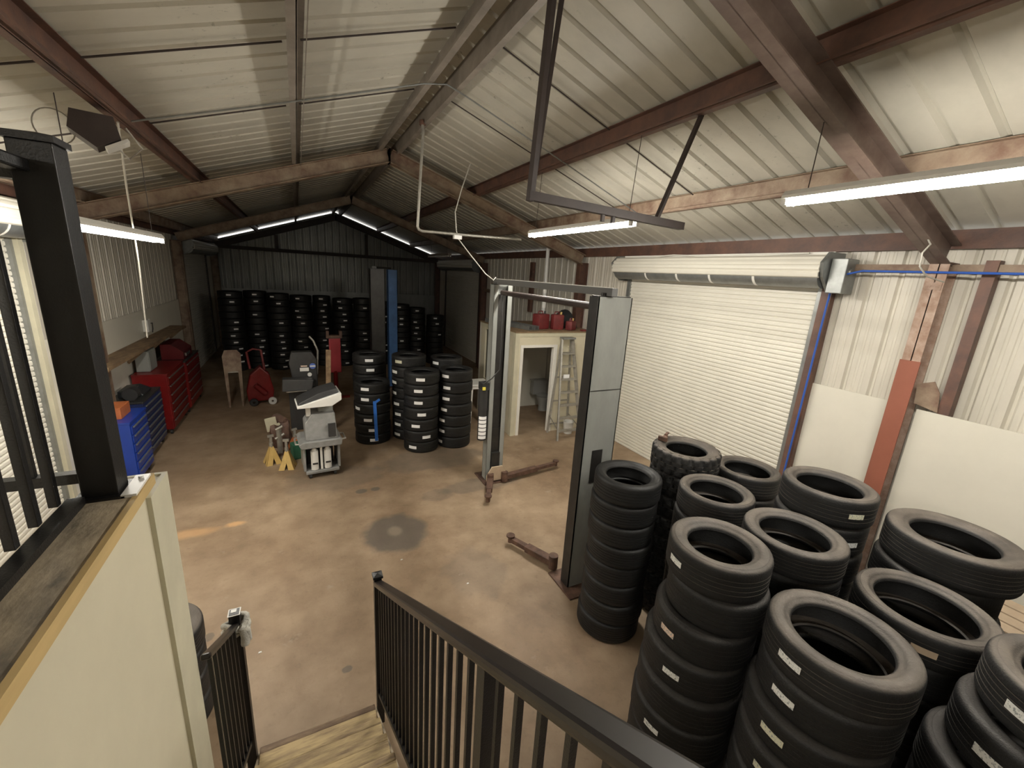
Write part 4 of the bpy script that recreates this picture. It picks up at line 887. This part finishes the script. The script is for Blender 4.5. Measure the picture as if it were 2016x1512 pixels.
# balancer with stickers
t = thing('wheel_balancer', 'black wheel balancer with round blue sticker', 'machine', (-.02, 10.05, 0), .02)
mb = MB(); mb.box(-.30, 0, .0, .26, .45, .95, bev=.02); mb.build('cabinet', m_dkgrey, t)
mb = MB(); mb.prism([(-.18, 0), (.30, 0), (.30, .62), (.2, .80), (-.20, .80), (-.26, .55)], (0, .12, .95), (1, 0, 0), (0, .05, 1), (0, .22, 0)); hd = mb.build('display_head', m_dkgrey, t, bev=.02)
mb = MB(); mb.box(-.05, .100, 1.33, .13, .113, 1.41, Matrix.Identity(4)); mb.build('white_sticker', m_plastic, hd)
mb = MB(); mb.box(-.03, .105, 1.43, .10, .118, 1.46); mb.build('red_sticker', m_stickp, hd)
mb = MB(); mb.cyl((.21, .118, 1.44), (.21, .104, 1.44), .065, 24); bs = mb.build('round_sticker', m_stickblue, hd)
mb = MB(); mb.box(.155, .098, 1.425, .265, .104, 1.455); mb.build('sticker_band', m_plastic, bs)
mb = MB(); mb.cyl((.14, .112, 1.25), (.14, .098, 1.25), .045, 16); mb.build('small_sticker', m_plastic, hd)
mb = MB(); mb.prism([(-.42, 0), (.16, 0), (.20, .22), (-.40, .26)], (0, -.25, .98), (1, 0, 0), (0, .1, 1), (0, .25, 0)); mb.build('wheel_guard', m_dkgrey, t, bev=.015)
mb = MB(); mb.bar((-.34, -.27, .975), (.06, -.27, .985), .02, .02); mb.build('guard_edge', m_chrome, t)
mb = MB(); mb.tube([(.30, .3, 1.2), (.34, .3, 1.75), (.26, .3, 1.98), (.18, .3, 2.08)], .022); mb.build('hose_arm', m_alu, t, smooth=60)
t = thing('wood_board', 'narrow upright wooden board behind the grey machine', 'board', (.42, 9.7, 0), .1)
mb = MB(); mb.bar((0, 0, 0), (.10, .12, 1.86), .10, .025, (0, 1, 0)); mb.build('board', m_wood, t)
# foreground machine on a cart
t = thing('service_cart', 'grey service machine with sloped lid on a wheeled cart', 'machine', (.19, 7.72, 0), .08)
mb = MB(); mb.box(-.27, -.24, .09, .27, .36, .14, bev=.01); mb.build('platform', m_grey, t)
for sx in (-1, 1):
    for sy in (-.18, .3):
        mb = MB(); mb.cyl((sx * .2 - .02, sy, .045), (sx * .2 + .02, sy, .045), .045, 14); mb.box(sx * .2 - .025, sy - .025, .05, sx * .2 + .025, sy + .025, .09); mb.build('caster', m_dkgrey, t)
for sx in (-1, 1):
    mb = MB(); mb.box(sx * .28 - .02, -.2, .14, sx * .28 + .02, .3, .62, bev=.01); mb.build('side_leg', m_grey, t)
mb = MB(); mb.box(-.22, .1, .14, .22, .3, .62); mb.build('back_panel', m_dkgrey, t)
mb = MB(); mb.prism([(-.32, .0), (.32, .0), (.34, .10), (.30, .12), (-.30, .12), (-.36, .08)], (0, -.27, .58), (1, 0, 0), (0, 0, 1), (0, .6, 0)); mb.build('tray', m_grey, t, bev=.012)
mb = MB(); mb.prism([(-.24, .0), (.27, .0), (.25, .44), (-.12, .44), (-.24, .3)], (0, -.2, .70), (1, 0, 0), (0, .22, 1), (0, .34, 0)); hd = mb.build('control_housing', m_grey, t, bev=.012)
mb = MB(); mb.box(.12, -.222, .74, .24, -.19, .98, Matrix.Identity(4)); mb.build('grille', m_dkgrey, hd)
mb = MB(); mb.box(-.20, -.05, 1.10, -.13, .05, 1.31); mb.build('neck', m_plastic, t)
mb = MB(); mb.box(.0, .02, 1.10, .24, .22, 1.29); mb.build('neck_box', m_lift, t)
mb = MB(); mb.prism([(-.34, .0), (.20, .0), (.36, .10), (.36, .22), (-.34, .035)], (0, -.2, 1.29), (1, 0, 0), (0, 0, 1), (0, .55, 0)); mb.build('lid_tray', m_plastic, t, bev=.008)
mb = MB(); mb.prism([(-.33, .04), (.12, .045), (.33, .20), (.30, .28), (.02, .22), (-.30, .08)], (0, -.17, 1.30), (1, 0, 0), (0, .25, 1), (0, .46, 0)); mb.build('sloped_lid', m_dkgrey, t, bev=.01)
for x, lab in ((-.12, 'left'), (.09, 'right')):
    mb = MB(); mb.cyl((x, -.16, .15), (x, -.16, .50), .062, 20); mb.cyl((x, -.16, .50), (x, -.16, .56), .05, 20, .02); bt = mb.build('bottle', m_plastic, t, smooth=40)
    mb = MB(); mb.box(x - .04, -.226, .26, x + .045, -.222, .29); mb.build('bottle_band', m_dkgrey, bt)
mb = MB(); mb.box(-.03, -.21, .15, .005, -.17, .58); mb.build('gauge_strip', m_plastic, t)
for sx in (-1, 1):
    mb = MB(); mb.tube([(sx * .31, -.2, .66), (sx * .40, -.18, .66), (sx * .40, .1, .66), (sx * .31, .12, .66)], .014); mb.build('side_handle', m_alu, t)
# jack stands
def jackstand(x, y, rz, mtl, label, h=.42, tilt=0, z=0):
    t = thing('jack_stand', label, 'jack stand', (x, y, z), rz, 'jack stands on the floor')
    pts = [(-.13, -.13), (.13, -.13), (.13, .13), (-.13, .13)]
    mb = MB()
    for i in range(4):
        (ax, ay), (bx, by) = pts[i], pts[(i + 1) % 4]
        lo = [Vector((ax, ay, 0)), Vector((ax * .62 + bx * .38, ay * .62 + by * .38, .0)), Vector(((ax + bx) / 2 * .72, (ay + by) / 2 * .72, h * .32)), Vector((ax * .38 + bx * .62, ay * .38 + by * .62, 0)), Vector((bx, by, 0)), Vector((bx * .22, by * .22, h * .8)), Vector((ax * .22, ay * .22, h * .8))]
        c = Vector(((ax + bx) / 2, (ay + by) / 2, 0)).normalized() * .008
        A = [mb.b.verts.new(v) for v in lo]; B = [mb.b.verts.new(v - c) for v in lo]
        mb.b.faces.new(A); mb.b.faces.new(B[::-1])
        for k in range(7): mb.b.faces.new((A[k], A[(k + 1) % 7], B[(k + 1) % 7], B[k]))
    mb.build('base', mtl, t)
    mb = MB(); mb.cyl((0, 0, h * .72), (0, 0, h * .95), .035, 12); mb.box(-.02, -.02, h * .5, .02, .02, h * 1.25); mb.box(-.05, -.02, h * 1.22, .05, .02, h * 1.32); mb.build('ratchet_post', m_alu, t)
    return t
jackstand(-.62, 8.40, .3, m_ybright, 'pale yellow jack stand at left of the pair on the floor')
jackstand(-.36, 8.10, -.2, m_ybright, 'bright yellow jack stand at front of the pair on the floor')
jackstand(-.24, 8.92, .5, m_orange, 'orange jack stand in front of the green bucket', h=.34, z=0)
t = thing('parts_bin', 'dull green plastic bin behind the yellow jack stands', 'bin', (-.17, 8.52, 0), .3)
mb = MB(); mb.box(-.13, -.11, 0, .13, .11, .30, bev=.02); mb.build('body', m_green, t)
mb = MB(); mb.box(.05, -.125, .03, .10, -.11, .27); mb.build('grip', m_green, t)
t = thing('engine_part', 'rusty engine part with pale flange standing on the floor', 'engine part', (-.52, 9.15, 0), .2)
mb = MB(); mb.blob((.06, .1, .24), (.22, .18, .42), 3, .35, 9); mb.build('casting', m_rust, t, smooth=30)
mb = MB(); mb.box(-.16, -.02, .38, .04, .02, .66, Matrix.Rotation(-.12, 4, 'Y'), bev=.01); mb.cyl((-.0, -.03, .50), (-.0, -.02, .50), .03, 12); mb.build('flange', m_creamtrim, t)
t = thing('caster_jack', 'small silver ratchet jack on top of the yellow jack stand', 'jack', (-.50, 8.80, 0), .1)
mb = MB(); mb.cyl((0, 0, 0), (0, 0, .5), .05, 14); mb.cyl((-.07, -.02, .32), (.09, .0, .40), .028, 10); mb.cyl((-.05, 0, .5), (.07, 0, .56), .03, 10); mb.build('body', m_alu, t, smooth=40)
mb = MB(); mb.lathe([(0, 0), (.12, 0), (.12, .02), (0, .02)], 20, closed=False); mb.build('foot', m_rust, t)
# white scraps on floor near lift
for (x, y, l) in ((.98, 4.75, 'tiny white paper scrap on the floor, nearer of the two by the lift'), (1.62, 4.02, 'tiny white paper scrap on the floor below the lift arm'), (-.55, 3.9, 'tiny white scrap near the stair foot')):
    mb = MB(); mb.prism([(0, 0), (.03, .005), (.025, .02), (.005, .018)], (x, y, .001), (1, 0, 0), (0, 1, 0), (0, 0, .004)); tag(mb.build('paper_scrap', m_plastic), l, 'paper')
# small wall device left & far cylinders on frame 3
t = thing('wall_speaker', 'small white lamp head high on the left wall behind the balusters', 'lamp', (XL + .1, 7.8, 4.1))
mb = MB(); mb.cyl((0, 0, 0), (.16, -.02, .02), .05, 14); mb.blob((.18, -.02, .03), (.07, .07, .07), 2, .0); mb.build('head', m_plastic, t, smooth=50)
